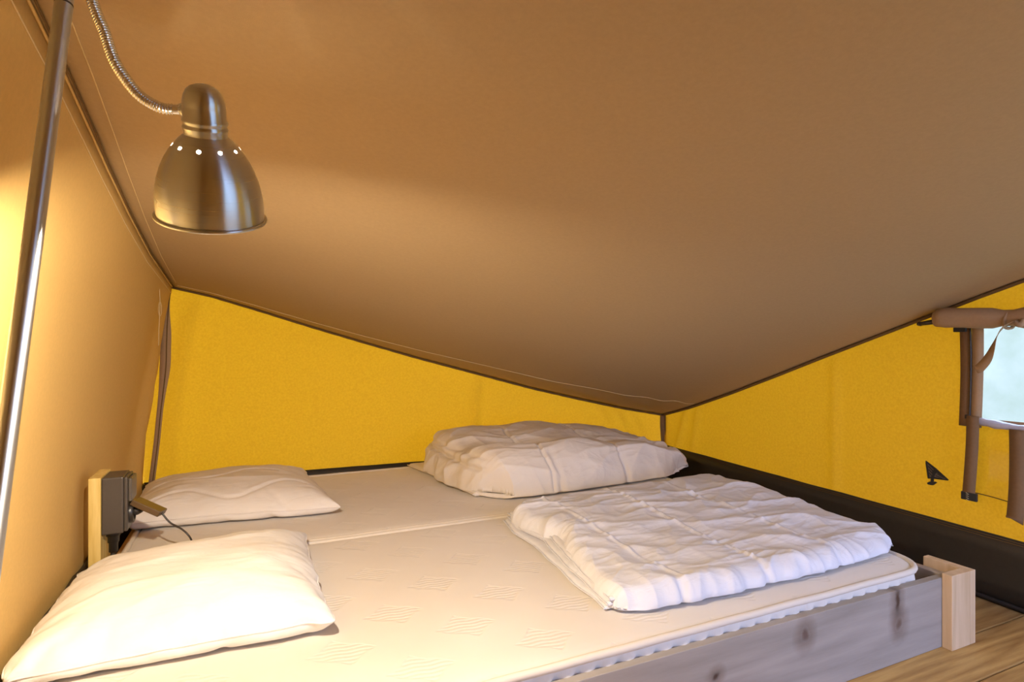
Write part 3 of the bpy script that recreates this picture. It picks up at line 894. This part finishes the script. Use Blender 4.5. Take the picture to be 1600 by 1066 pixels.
def make_pillow(corners, zl, label, mt, pressure, seed, n=46, cor_lift=(0, 0, 0, 0), amp=0.006):
    V = Vector
    c = [V((x, y, 0)) for x, y in corners]
    def fn(a, b, L):
        p = bilerp(c[0], c[1], c[2], c[3], a, b)
        m_ = 16 * a * (1 - a) * b * (1 - b)
        lift = bilerp(V((cor_lift[0], 0, 0)), V((cor_lift[1], 0, 0)), V((cor_lift[2], 0, 0)), V((cor_lift[3], 0, 0)), a, b).x
        z = COL_Z + zl + lift + (1 if L else -1) * 0.022 * m_ ** 0.5
        return V((p.x + amp * nz(a * 9, b * 9, seed), p.y + amp * nz(a * 9, b * 9, seed + 7), z + amp * 1.2 * nz(a * 12, b * 12, seed + L * 3)))
    vs, fs, lo, idx = slab(n, n, fn)
    co = simulate(vs, fs, frames=28, pressure=pressure, shrink=-0.03, bend=0.15, tension=12, cols=[col])
    b = co.mean(axis=0)
    t, o = soft('pillow', label, 'pillow', mt, vs, fs, co, (b[0], b[1], co[:, 2].min()), 'pillows at the head of the bed', 1, border_loop(idx, n, n))
    cx0, cy0 = sum(q[0] for q in corners) / 4, sum(q[1] for q in corners) / 4
    def wf(x, y, z, a, b_, c_):
        dx, dy = (x - cx0) / 0.31, (y - cy0) / 0.31
        r = max(abs(dx), abs(dy)); ang = dx if abs(dy) > abs(dx) else dy
        e = sm(r, 0.45, 0.95)
        fd = 1 - sm(r, 0.84, 0.93)
        if seed == 11:
            for q_ in (-0.62, 0.0, 0.62):
                ww = dy - q_ - 0.13 * math.sin(dx * 5.5 + q_ * 3)
                fd_ = math.exp(-(ww / 0.022) ** 2); z -= 0
                if c_ > 0: e_ = 0.006 * fd_ * fd
                else: e_ = 0
                fd2 = e_ if q_ == -0.62 else fd2 + e_
        else: fd2 = 0
        return -fd2 + fd * (0.0045 * e * nz(ang * 9, r * 1.2, seed + (5 if abs(dy) > abs(dx) else 0)) + 0.003 * ridge(x * 4 + seed, y * 9, seed) * (1 - 0.5 * e)
                + 0.006 * nz(x * 7, y * 7, seed)) * (1 if c_ > -0.3 else 0.2)
    wrinkle(o, wf)
    add_seam()
    print('PILLOW', co.min(axis=0), co.max(axis=0), time.time() - t0)
    return co
make_pillow([(-0.41, 1.27), (0.165, 1.235), (0.16, 1.85), (-0.40, 1.80)], 0.060, 'white pillow in front, bright under the lamp with a pointed corner', M_pillow, 13.0, 3, cor_lift=(0, 0.04, 0.0, 0))
make_pillow([(-0.385, 2.19), (0.295, 2.09), (0.23, 2.72), (-0.385, 2.74)], 0.060, 'cream pillow behind, beside the power box and yellow wall', M_pillow2, 11.0, 11)

# ------------------------------------------------------------------ duvets
def bag(nx, ny, xl, xr, yf, yb, z0, hfun, rad, clx=0.75, cly=0.75, und=0.35, cpull=0.035):
    """rounded folded textile: xl/xr(y), yf/yb(x) outlines, hfun(a, b, x, y) height, rad edge radius"""
    def remap(a, cl):
        c = 0.5 - 0.5 * math.cos(math.pi * a); return a * (1 - cl) + c * cl
    def fn(a, b, L):
        a, b = remap(a, clx), remap(b, cly)
        xm = xl(0.5) + (xr(0.5) - xl(0.5)) * a
        y = yf(a) + (yb(a) - yf(a)) * b
        x = xl(b) + (xr(b) - xl(b)) * a
        w_, d_ = xr(b) - xl(b), yb(a) - yf(a)
        cu, cv = abs(2 * a - 1) ** 7, abs(2 * b - 1) ** 7
        x -= (1 if a > 0.5 else -1) * cpull * cu * cv; y -= (1 if b > 0.5 else -1) * cpull * 0.9 * cu * cv
        h = hfun(a, b, x, y)
        r = rad if not callable(rad) else rad(a, b)
        ex, ey = min(a, 1 - a) * w_ / r, min(b, 1 - b) * d_ / r
        qx, qy = 1 - min(1, ex), 1 - min(1, ey)
        q = min(1, (qx ** 2.6 + qy ** 2.6) ** (1 / 2.6))
        k = math.sqrt(max(0, 1 - q * q))
        zm = z0 + h * und
        z = zm + (h * (1 - und)) * k if L else zm - h * und * k ** 0.7
        return Vector((x, y, z))
    return slab(nx, ny, fn)
def bagthing(label, base, mt, vs, fs):
    t = thing('duvet', label, 'duvet', base, 'folded duvets')
    me = bpy.data.meshes.new('cover'); me.from_pydata([tuple(v) for v in vs], [], fs); me.update()
    return t, link('cover', me, mt, t)
# thin white duvet, folded flat
XS = (0.93, 1.19, 1.45)
def h1(a, b, x, y):
    return 0.052 + 0.026 * sm(b, 0.1, 0.8) * (0.4 + 0.6 * a) + 0.012 * nz(x * 4.5, y * 5, 2)
xl = lambda b: interp(b, [0, 0.3, 0.45, 0.58, 0.68, 0.82, 0.93, 1], [0.722, 0.768, 0.80, 0.835, 0.815, 0.778, 0.78, 0.815]) + 0.004 * nz(b * 14, 0, 1)
xr = lambda b: interp(b, [0, 0.1, 0.3, 0.7, 1], [1.755, 1.785, 1.79, 1.775, 1.745]) + 0.008 * nz(b * 11, 0, 4)
yf = lambda a: 1.048 + 0.006 * nz(a * 18, 0, 6) - 0.012 * math.sin(a * 3.14) + 0.010 * sum(math.exp(-((a - (q - 0.75) / 1.0) / 0.012) ** 2) for q in XS)
yb = lambda a: 1.825 + 0.014 * nz(a * 12, 0, 8) + 0.03 * sm(a, 0.75, 0.95) - 0.03 * (1 - sm(a, 0, 0.08))
vs, fs, lo, idx = bag(300, 230, xl, xr, yf, yb, COL_Z + 0.006, h1, lambda a, b: 0.042 + 0.055 * sm(a, 0.6, 1), und=0.18)
t, o = bagthing('thin white duvet folded flat at the front foot of the bed', (1.25, 1.45, COL_Z), M_duvet, vs, fs)
def wf(x, y, z, a, b_, c_):
    bl = sm(c_, -0.75, 0.0)
    wob = 0.012 * nz(y * 5, 0, 3)
    ds = min(abs(x - q - wob) for q in XS); df = max(0, y - 1.05)
    near = math.exp(-ds / 0.045)
    fr = math.exp(-df / 0.05)
    v = -0.004 * math.exp(-(ds / 0.03) ** 2) + 0.006 * math.exp(-(ds / 0.0065) ** 2) * (0.7 + 0.8 * nz(y * 12, x * 3, 5))
    wx_, wy_ = x + 0.05 * nz(x * 5, y * 5, 40), y + 0.05 * nz(x * 5, y * 5, 50)
    v += 0.0085 * ridge(wx_ * 2.2, wy_ * 6.0, 3) + 0.006 * ridge(wx_ * 4.2 + wy_ * 2, wy_ * 6 - wx_ * 2.4, 14)
    v += (0.0012 + 0.0035 * near) * ridge(wx_ * 6, wy_ * 20, 8)
    v += (0.0010 + 0.0045 * fr) * ridge(wx_ * 17 + wy_ * 3, wy_ * 4, 9)
    v += 0.0018 * ridge(wx_ * 12 - wy_ * 6, wy_ * 12, 19)
    return (v - 0.005) * bl
wrinkle(o, wf)
# the folds below the top layer, showing along the left edge with their stitched hems
def fold_layer(xe, x1, y0, y1, z0, h, seed, parent, mt, nm='folded_layer'):
    nx, ny = 90, 90
    def fn(a, b, L):
        xx0 = xe(b)
        x = xx0 + (x1 - xx0) * a; y = y0 + (y1 - y0) * b
        y += 0.006 * nz(x * 6, seed, 3)
        e = min(a * (x1 - xx0), (1 - a) * (x1 - xx0), b * (y1 - y0), (1 - b) * (y1 - y0))
        r = min(1, e / (h * 0.9)); r = math.sqrt(max(0, 1 - (1 - r) ** 2))
        z = z0 + h / 2 + (1 if L else -1) * h / 2 * r + (0.003 * nz(x * 20, y * 20, seed) * L)
        return Vector((x, y, z))
    vs, fs, lo, idx = slab(nx, ny, fn)
    ob = mk(nm, vs, fs, mt, parent)
    return [vs[idx[(0, 0, j)]] for j in range(ny)], ob
for q, (z0, h, sd, ks) in enumerate(((COL_Z + 0.001, 0.013, 1, [0.735, 0.745, 0.762, 0.772, 0.762, 0.785]), (COL_Z + 0.013, 0.013, 2, [0.738, 0.758, 0.785, 0.800, 0.785, 0.800]), (COL_Z + 0.025, 0.012, 3, [0.742, 0.770, 0.800, 0.820, 0.800, 0.800]))):
    edge, ob = fold_layer(lambda b: interp(b, [0, 0.25, 0.5, 0.62, 0.8, 1], ks) + 0.007 * nz(b * 7, sd, 0), 1.60, 1.100 - 0.004 * q, 1.79, z0, h, sd, t, M_duvet)
    zz = [(p.x - 0.002 + 0.0018 * (k % 2), p.y, p.z + 0.001) for k, p in enumerate(resample(edge, 200))]
    tube('stitched_hem', zz, 0.0019, M_duvet, ob, 5)

# thick ivory duvet, bundled
XS2 = (1.10, 1.47)
def h2(a, b, x, y):
    yy = y
    prof = interp(yy, [2.00, 2.06, 2.14, 2.22, 2.29, 2.34, 2.45, 2.58, 2.66, 2.76], [0.155, 0.172, 0.190, 0.186, 0.162, 0.172, 0.198, 0.208, 0.200, 0.17])
    tp = 1.0 - 0.42 * sm(x, 1.50, 1.92) - 0.10 * sm(x, 1.2, 1.5) * (1 - b)
    lf = 0.90 + 0.10 * sm(x, 0.75, 0.95)
    ds = min(abs(x - q - 0.02 * nz(y * 6, 1, 1)) for q in XS2)
    bul = 0.012 * (1 - math.exp(-(ds / 0.10) ** 2)) - 0.012
    return prof * tp * lf + bul + 0.012 * nz(x * 3.2, y * 4, 31)
xl2 = lambda b: interp(b, [0, 0.12, 0.3, 0.6, 0.85, 1], [0.825, 0.790, 0.760, 0.735, 0.735, 0.760]) + 0.012 * nz(b * 9, 0, 11)
xr2 = lambda b: interp(b, [0, 0.2, 0.5, 0.8, 1], [1.860, 1.945, 1.965, 1.90, 1.83]) + 0.012 * nz(b * 8, 0, 14)
yf2 = lambda a: interp(a, [0, 0.08, 0.3, 0.6, 0.85, 1], [2.05, 2.0, 2.0, 2.02, 2.045, 2.10]) + 0.008 * nz(a * 10, 0, 16) + 0.012 * sum(math.exp(-((a - (q - 0.76) / 1.15) / 0.014) ** 2) for q in XS2)
yb2 = lambda a: interp(a, [0, 0.1, 0.8, 1], [2.74, 2.76, 2.75, 2.68])
vs, fs, lo, idx = bag(300, 220, xl2, xr2, yf2, yb2, COL_Z + 0.002, h2, lambda a, b: 0.105, 0.8, 0.85, 0.14, 0.065)
t, o = bagthing('thick ivory duvet bundled against the back corner', (1.3, 2.4, COL_Z), M_duvet2, vs, fs)
def wf(x, y, z, a, b_, c_):
    bl = sm(c_, -0.75, 0.0)
    wob = 0.02 * nz(y * 6, z * 5, 1)
    ds = min(abs(x - q - wob) for q in XS2)
    zf = z - COL_Z
    low = math.exp(-zf / 0.05) * sm(-b_, 0.1, 0.6)
    wx_, wy_ = x + 0.06 * nz(x * 4, y * 4 + z * 4, 60), y + z * 1.0 + 0.06 * nz(x * 4, y * 4, 70)
    v = -0.010 * math.exp(-(ds / 0.007) ** 2)
    v += 0.013 * ridge(wx_ * 1.3 + 0.3, wy_ * 4.2, 33) + 0.007 * ridge(wx_ * 3.4 + wy_ * 1.8, wy_ * 4.6 - wx_ * 1.5, 36)
    v += (0.001 + 0.007 * low) * ridge(wx_ * 9, wy_ * 2.5, 41)
    v += 0.0045 * math.exp(-ds / 0.06) * ridge(wx_ * 5, wy_ * 14, 44)
    v += 0.002 * ridge(wx_ * 9 - wy_ * 5, wy_ * 9, 47)
    # layered folds at the left end
    le = (1 - sm(x, 0.76, 0.90)) * sm(y, 2.04, 2.16)
    v += le * (-0.022 * math.exp(-((zf - 0.115 - 0.05 * (y - 2.2)) / 0.010) ** 2) - 0.012 * math.exp(-((zf - 0.155) / 0.008) ** 2) + 0.008 * ridge(y * 9, z * 9, 5))
    # right end folds
    re_ = sm(x, 1.74, 1.86)
    v += re_ * 0.010 * ridge(x * 7 + z * 9, y * 11 + z * 7, 9)
    return (v - 0.007) * bl
wrinkle(o, wf)
edge, ob = fold_layer(lambda b: interp(b, [0, 0.5, 1], [0.80, 0.765, 0.700]) + 0.006 * nz(b * 8, 0, 3), 1.70, 2.12, 2.765, COL_Z + 0.001, 0.022, 7, t, M_duvet2)
zz = [(p.x, p.y, p.z + 0.001) for p in resample(edge, 120)]
tube('stitched_hem', zz, 0.0025, M_duvet2, ob, 6)
bpy.data.objects.remove(col, do_unlink=True)

# ------------------------------------------------------------------ socket post and power box
sx0, sy0 = -0.394, 1.87
post = thing('socket_post', 'yellowish pine post against the left wall carrying the power box', 'post', (-0.38, 1.93, 0))
box('upright', (-0.394, 1.872, 0.0), (-0.366, 2.00, 0.470), M_sock, post, 0.0015)
pb_ = thing('power_box', 'dark grey double power socket box mounted on the pine post', 'power box', (-0.33, 1.92, 0.313))
box('housing', (-0.3655, 1.876, 0.313), (-0.315, 1.972, 0.468), M_grey, pb_, 0.004, 3)
box('cover_frame', (-0.315, 1.880, 0.316), (-0.306, 1.968, 0.465), M_grey, pb_, 0.003, 3)
box('socket_lid', (-0.306, 1.886, 0.396), (-0.297, 1.962, 0.460), plain('brown_grey_lid', (0.10, 0.085, 0.07), 0.3), pb_, 0.003, 3)
lathe_m = Matrix.Translation((-0.306, 1.924, 0.358)) @ Matrix.Rotation(math.radians(90), 4, 'Y')
frame_ = [c_ for c_ in pb_.children if c_.name.startswith('cover_frame')][0]
lathe('socket_insert', [(0.030, 0.0), (0.030, 0.008), (0.027, 0.010), (0.023, 0.010), (0.022, 0.0), (0.0005, 0.0)], M_black, frame_, 28, lathe_m)
tube('cable_gland', [(-0.345, 1.915, 0.313), (-0.345, 1.915, 0.300), (-0.345, 1.915, 0.299), (-0.345, 1.915, 0.282), (-0.345, 1.915, 0.281), (-0.345, 1.915, 0.255)],
     [0.017, 0.017, 0.014, 0.014, 0.011, 0.011], M_black, pb_, 14)
tube('supply_cable', [(-0.345, 1.915, 0.257), (-0.346, 1.915, 0.2), (-0.348, 1.915, 0.05)], 0.007, M_black, pb_, 10)
# plug with flat adapter and cord
ad = thing('plug_adapter', 'flat dark plug-in adapter with a black cord in the lower socket', 'adapter', (-0.29, 1.93, 0.36))
A0 = Vector((-0.296, 1.924, 0.388)); A1 = Vector((-0.226, 1.905, 0.350))
dx_ = (A1 - A0).normalized(); dy_ = Vector((0, 1, 0)); dy_ = (dy_ - dx_ * dy_.dot(dx_)).normalized(); dz_ = dx_.cross(dy_)
MA = Matrix((( dx_.x, dy_.x, dz_.x, 0), (dx_.y, dy_.y, dz_.y, 0), (dx_.z, dy_.z, dz_.z, 0), (0, 0, 0, 1))); MA.translation = (A0 + A1) / 2
bm = bmesh.new(); L_ = (A1 - A0).length
box_bm(bm, (-L_ / 2, -0.028, -0.008), (L_ / 2, 0.028, 0.008), 0.002)
bmesh.ops.transform(bm, matrix=MA, verts=bm.verts)
bmobj('adapter_body', bm, plain('brown_plastic', (0.11, 0.065, 0.03), 0.3), ad)
tube('plug', [(-0.303, 1.924, 0.360), (-0.290, 1.924, 0.360), (-0.278, 1.924, 0.362)], [0.013, 0.013, 0.008], M_black, ad, 12)
for k in range(6):
    x = -0.278 + k * 0.005
    tube('strain_relief', [(x, 1.922 - k * .001, 0.362 + k * .0003), (x + 0.003, 1.922 - k * .001, 0.362 + k * .0003)], 0.0055 - k * 0.0003, M_black, ad, 8)
cp = spline([A1 - dx_ * 0.004, at_y(266, 817, 1.895), at_y(284, 827, 1.882), at_y(297, 840, 1.872), Vector((-0.145, 1.876, 0.245)), Vector((-0.14, 1.877, 0.2295))], 6)
tube('cord', cp, 0.0026, M_black, ad, 7)

# ------------------------------------------------------------------ floor lamp
t_hi, t_lo = 0.655, 0.545
P_hi = at_t(106, -40, t_hi); P_lo = at_t(8, 700, t_lo)
dp = (P_lo - P_hi); P_fl = P_hi + dp * ((P_hi.z - 0.02) / (P_hi.z - P_lo.z))
P_top = P_hi - dp.normalized() * 0.02
print('POLE', P_top, P_hi, P_lo, P_fl)
lamp = thing('floor_lamp', 'leaning brushed steel floor lamp with gooseneck and bell shade', 'lamp', (P_fl.x, P_fl.y, 0))
pj = at_t(104, 14, t_hi * 1.0); 
fj = (pj.z - P_fl.z) / (P_top.z - P_fl.z); pj = P_fl.lerp(P_top, fj)
def rod(name, a, b, r, m, parent, n=40):
    L = (b - a).length; q = (b - a).to_track_quat('Z', 'Y').to_matrix().to_4x4(); q.translation = a - parent.location
    vs = [Vector((r * math.cos(2 * math.pi * k / n), r * math.sin(2 * math.pi * k / n), z)) for z in np.linspace(0, L, 9) for k in range(n)]
    fs = [(i * n + k, i * n + (k + 1) % n, (i + 1) * n + (k + 1) % n, (i + 1) * n + k) for i in range(8) for k in range(n)]
    fs += [tuple(range(n - 1, -1, -1)), tuple(8 * n + k for k in range(n))]
    me = bpy.data.meshes.new(name); me.from_pydata(vs, [], fs); me.update()
    o = link(name, me, m, None, True); me.set_sharp_from_angle(angle=math.radians(50)); o.parent = parent; o.matrix_local = q
    return o
rod('pole', P_fl, pj, 0.0088, M_pole, lamp)
rod('pole_top', pj, P_top, 0.0084, M_pole, lamp)
tube('pole_joint', [pj.lerp(P_fl, -0.001), pj.lerp(P_fl, 0.001)], 0.0089, M_black, lamp, 24)
lathe('base', [(0.0005, 0.024), (0.012, 0.024), (0.016, 0.020), (0.03, 0.016), (0.105, 0.010), (0.11, 0.006), (0.11, 0.0), (0.0005, 0.0)], M_metal, lamp, 48, Matrix.Translation((P_fl.x, P_fl.y, 0.0005)))
# shade frame
RC = at_t(331, 339, 0.68)
upv = Vector((0, 0, 1)); rv = (RC - CAM).normalized()
side = RGT.copy()
TILT, LEAN = math.radians(28), math.radians(4)
hf = Vector((rv.x, rv.y, 0)).normalized()
ax = (upv * math.cos(TILT) - hf * math.sin(TILT)).normalized()
ax = (Matrix.Rotation(-LEAN, 3, hf) @ ax).normalized()
xx = ax.cross(hf).normalized(); yy = ax.cross(xx).normalized()
MS = Matrix(((xx.x, yy.x, ax.x, RC.x), (xx.y, yy.y, ax.y, RC.y), (xx.z, yy.z, ax.z, RC.z), (0, 0, 0, 1)))
SS = 0.875
MS = MS @ Matrix.Scale(SS, 4)
def on_axis(o):
    """give a shade piece the shade's own frame as its object frame, so the radial brushing follows the axis"""
    return o
def shade_piece(name, prof, m, n=64, closed=True):
    vs, fs = [], []
    for r, z in prof:
        for k in range(n):
            t_ = 2 * math.pi * k / n; vs.append(Vector((r * math.cos(t_), r * math.sin(t_), z)))
    np_ = len(prof)
    for i in range(np_ if closed else np_ - 1):
        j = (i + 1) % np_
        for k in range(n):
            l = (k + 1) % n; fs.append((i * n + k, i * n + l, j * n + l, j * n + k))
    me = bpy.data.meshes.new(name); me.from_pydata(vs, [], fs); me.update()
    bm = bmesh.new(); bm.from_mesh(me); bmesh.ops.recalc_face_normals(bm, faces=bm.faces); bm.to_mesh(me); bm.free()
    me.materials.append(m)
    me.polygons.foreach_set('use_smooth', [True] * len(me.polygons))
    o = bpy.data.objects.new(name, me); C.objects.link(o); o.parent = lamp
    o.matrix_local = Matrix.Translation(-lamp.location) @ MS
    return o
outer = [(0.0655, 0.0), (0.0655, 0.012), (0.0648, 0.025), (0.0628, 0.038), (0.0600, 0.050), (0.0560, 0.062), (0.0505, 0.074), (0.0440, 0.085), (0.0375, 0.094), (0.0310, 0.101), (0.0250, 0.106)]
inner = [(max(0.002, r - 0.0014), z - 0.0008) for r, z in outer][::-1]
shade = shade_piece('shade', outer + inner, M_metal, 96)
shade.data.materials.append(M_inner)
# boolean the vent holes
cut = bmesh.new()
for k in range(10):
    a = math.radians(3 + 36 * k) 
    d = Vector((math.cos(a) * 0.82, math.sin(a) * 0.82, 0.57)).normalized()
    r = bmesh.ops.create_cone(cut, segments=14, radius1=0.0025, radius2=0.0025, depth=0.03, cap_ends=True)
    q = d.to_track_quat('Z', 'Y').to_matrix().to_4x4()
    q.translation = Vector((math.cos(a) * 0.0385, math.sin(a) * 0.0385, 0.0925))
    bmesh.ops.transform(cut, matrix=q, verts=r['verts'])
cm = bpy.data.meshes.new('cut'); cut.to_mesh(cm); cut.free()
co_ = bpy.data.objects.new('cut', cm); C.objects.link(co_); co_.matrix_world = MS
bo = shade.modifiers.new('holes', 'BOOLEAN'); bo.operation = 'DIFFERENCE'; bo.object = co_; bo.solver = 'EXACT'
dg = bpy.context.evaluated_depsgraph_get(); dg.update()
nm_ = bpy.data.meshes.new_from_object(shade.evaluated_get(dg))
shade.modifiers.clear(); shade.data = nm_
bpy.data.objects.remove(co_, do_unlink=True)
print('HOLES', len(nm_.vertices))
nm_.set_sharp_from_angle(angle=math.radians(40))
for p_ in nm_.polygons:
    c_ = p_.center; rr = math.hypot(c_.x, c_.y)
    if (c_.x * p_.normal.x + c_.y * p_.normal.y) < 0: p_.material_index = 1 if len(nm_.materials) > 1 else 0
# rolled lip
lipP = [(0.0655 + 0.0024 * math.cos(a) + 0.0012, 0.0 + 0.0024 * math.sin(a)) for a in np.linspace(0, 2 * math.pi, 11)[:-1]]
shade_piece('shade_lip', lipP, M_metal, 96)
capP = [(0.0252, 0.104), (0.0252, 0.112), (0.0258, 0.1125), (0.0262, 0.115), (0.0250, 0.117), (0.0248, 0.119), (0.0262, 0.121), (0.0262, 0.124), (0.0248, 0.126),
        (0.0246, 0.138), (0.0243, 0.139), (0.0246, 0.141), (0.0238, 0.147), (0.0222, 0.153), (0.0190, 0.159), (0.0140, 0.1635), (0.0075, 0.166), (0.0006, 0.167)]
shade_piece('lamp_cap', capP, M_metal, 64, closed=False)
# bulb
def sph(name, c, r, m, sz=1.0, seg=24):
    P = [(max(0.0003, r * math.sin(a)), c - r * sz * math.cos(a)) for a in np.linspace(0, math.pi, 13)]
    return shade_piece(name, P, m, seg, closed=False)
shade_piece('bulb_socket', [(0.0005, 0.104), (0.016, 0.104), (0.016, 0.097), (0.0135, 0.095), (0.0135, 0.0885), (0.0005, 0.0885)], M_black, 24, closed=False)
mb, nt, p, out = mat('lit_bulb_glass')
em_ = nd(nt, 'ShaderNodeEmission'); em_.inputs['Color'].default_value = (*LAMP_COLOR, 1); 
BULB_R, BULB_Z = 0.011, 0.014
em_.inputs['Strength'].default_value = LAMP_POWER / (4 * math.pi ** 2 * (BULB_R * SS) ** 2)
nt.links.new(em_.outputs[0], out.inputs['Surface'])
sph('bulb', BULB_Z, BULB_R, mb, 1.1)
mb2, nt, p, out = mat('glowing_bulb_body')
em2 = nd(nt, 'ShaderNodeEmission'); em2.inputs['Color'].default_value = (*LAMP_COLOR, 1); em2.inputs['Strength'].default_value = em_.inputs['Strength'].default_value * 0.22
nt.links.new(em2.outputs[0], out.inputs['Surface'])
shade_piece('bulb_body', [(0.0005, 0.088), (0.0115, 0.088), (0.0150, 0.075), (0.0150, 0.050), (0.012, 0.034), (0.009, 0.0275), (0.0005, 0.027)], mb2, 20, closed=False)
# gooseneck: ribbed hose
npx = [(118, -66, .655), (122, -84, .655), (132, -68, .655), (138, -36, .655), (144, 0, .658), (152, 24, .66), (162, 47, .662), (177, 91, .664), (196, 123, .667), (220, 151, .67), (250, 168, .673), (270, 171, .676), (288, 172, .679)]
G = [P_top] + [at_t(*q) for q in npx[1:]]
G = spline(G, 6)
G = resample(G, 420)
ribs = [0.0047 + 0.0019 * (0, 0.65, 1, 1, 0.65)[k % 5] for k in range(len(G))]
tube('gooseneck', G[:400], ribs[:400], M_neck, lamp, 18)
tube('neck_ferrule', G[396:], 0.0056, M_neck, lamp, 18)
cen = MS @ Vector((0, 0, 0.131))
tube('neck_collar', [G[-1].lerp(cen, -0.08), G[-1].lerp(cen, 0.25)], [0.0075, 0.0085], M_metal, lamp, 18)
tube('neck_screw', [G[-1].lerp(cen, 0.05) - Vector((0, 0, 0.012)), G[-1].lerp(cen, 0.25) - Vector((0, 0, 0.012))], 0.003, M_metal, lamp, 10)
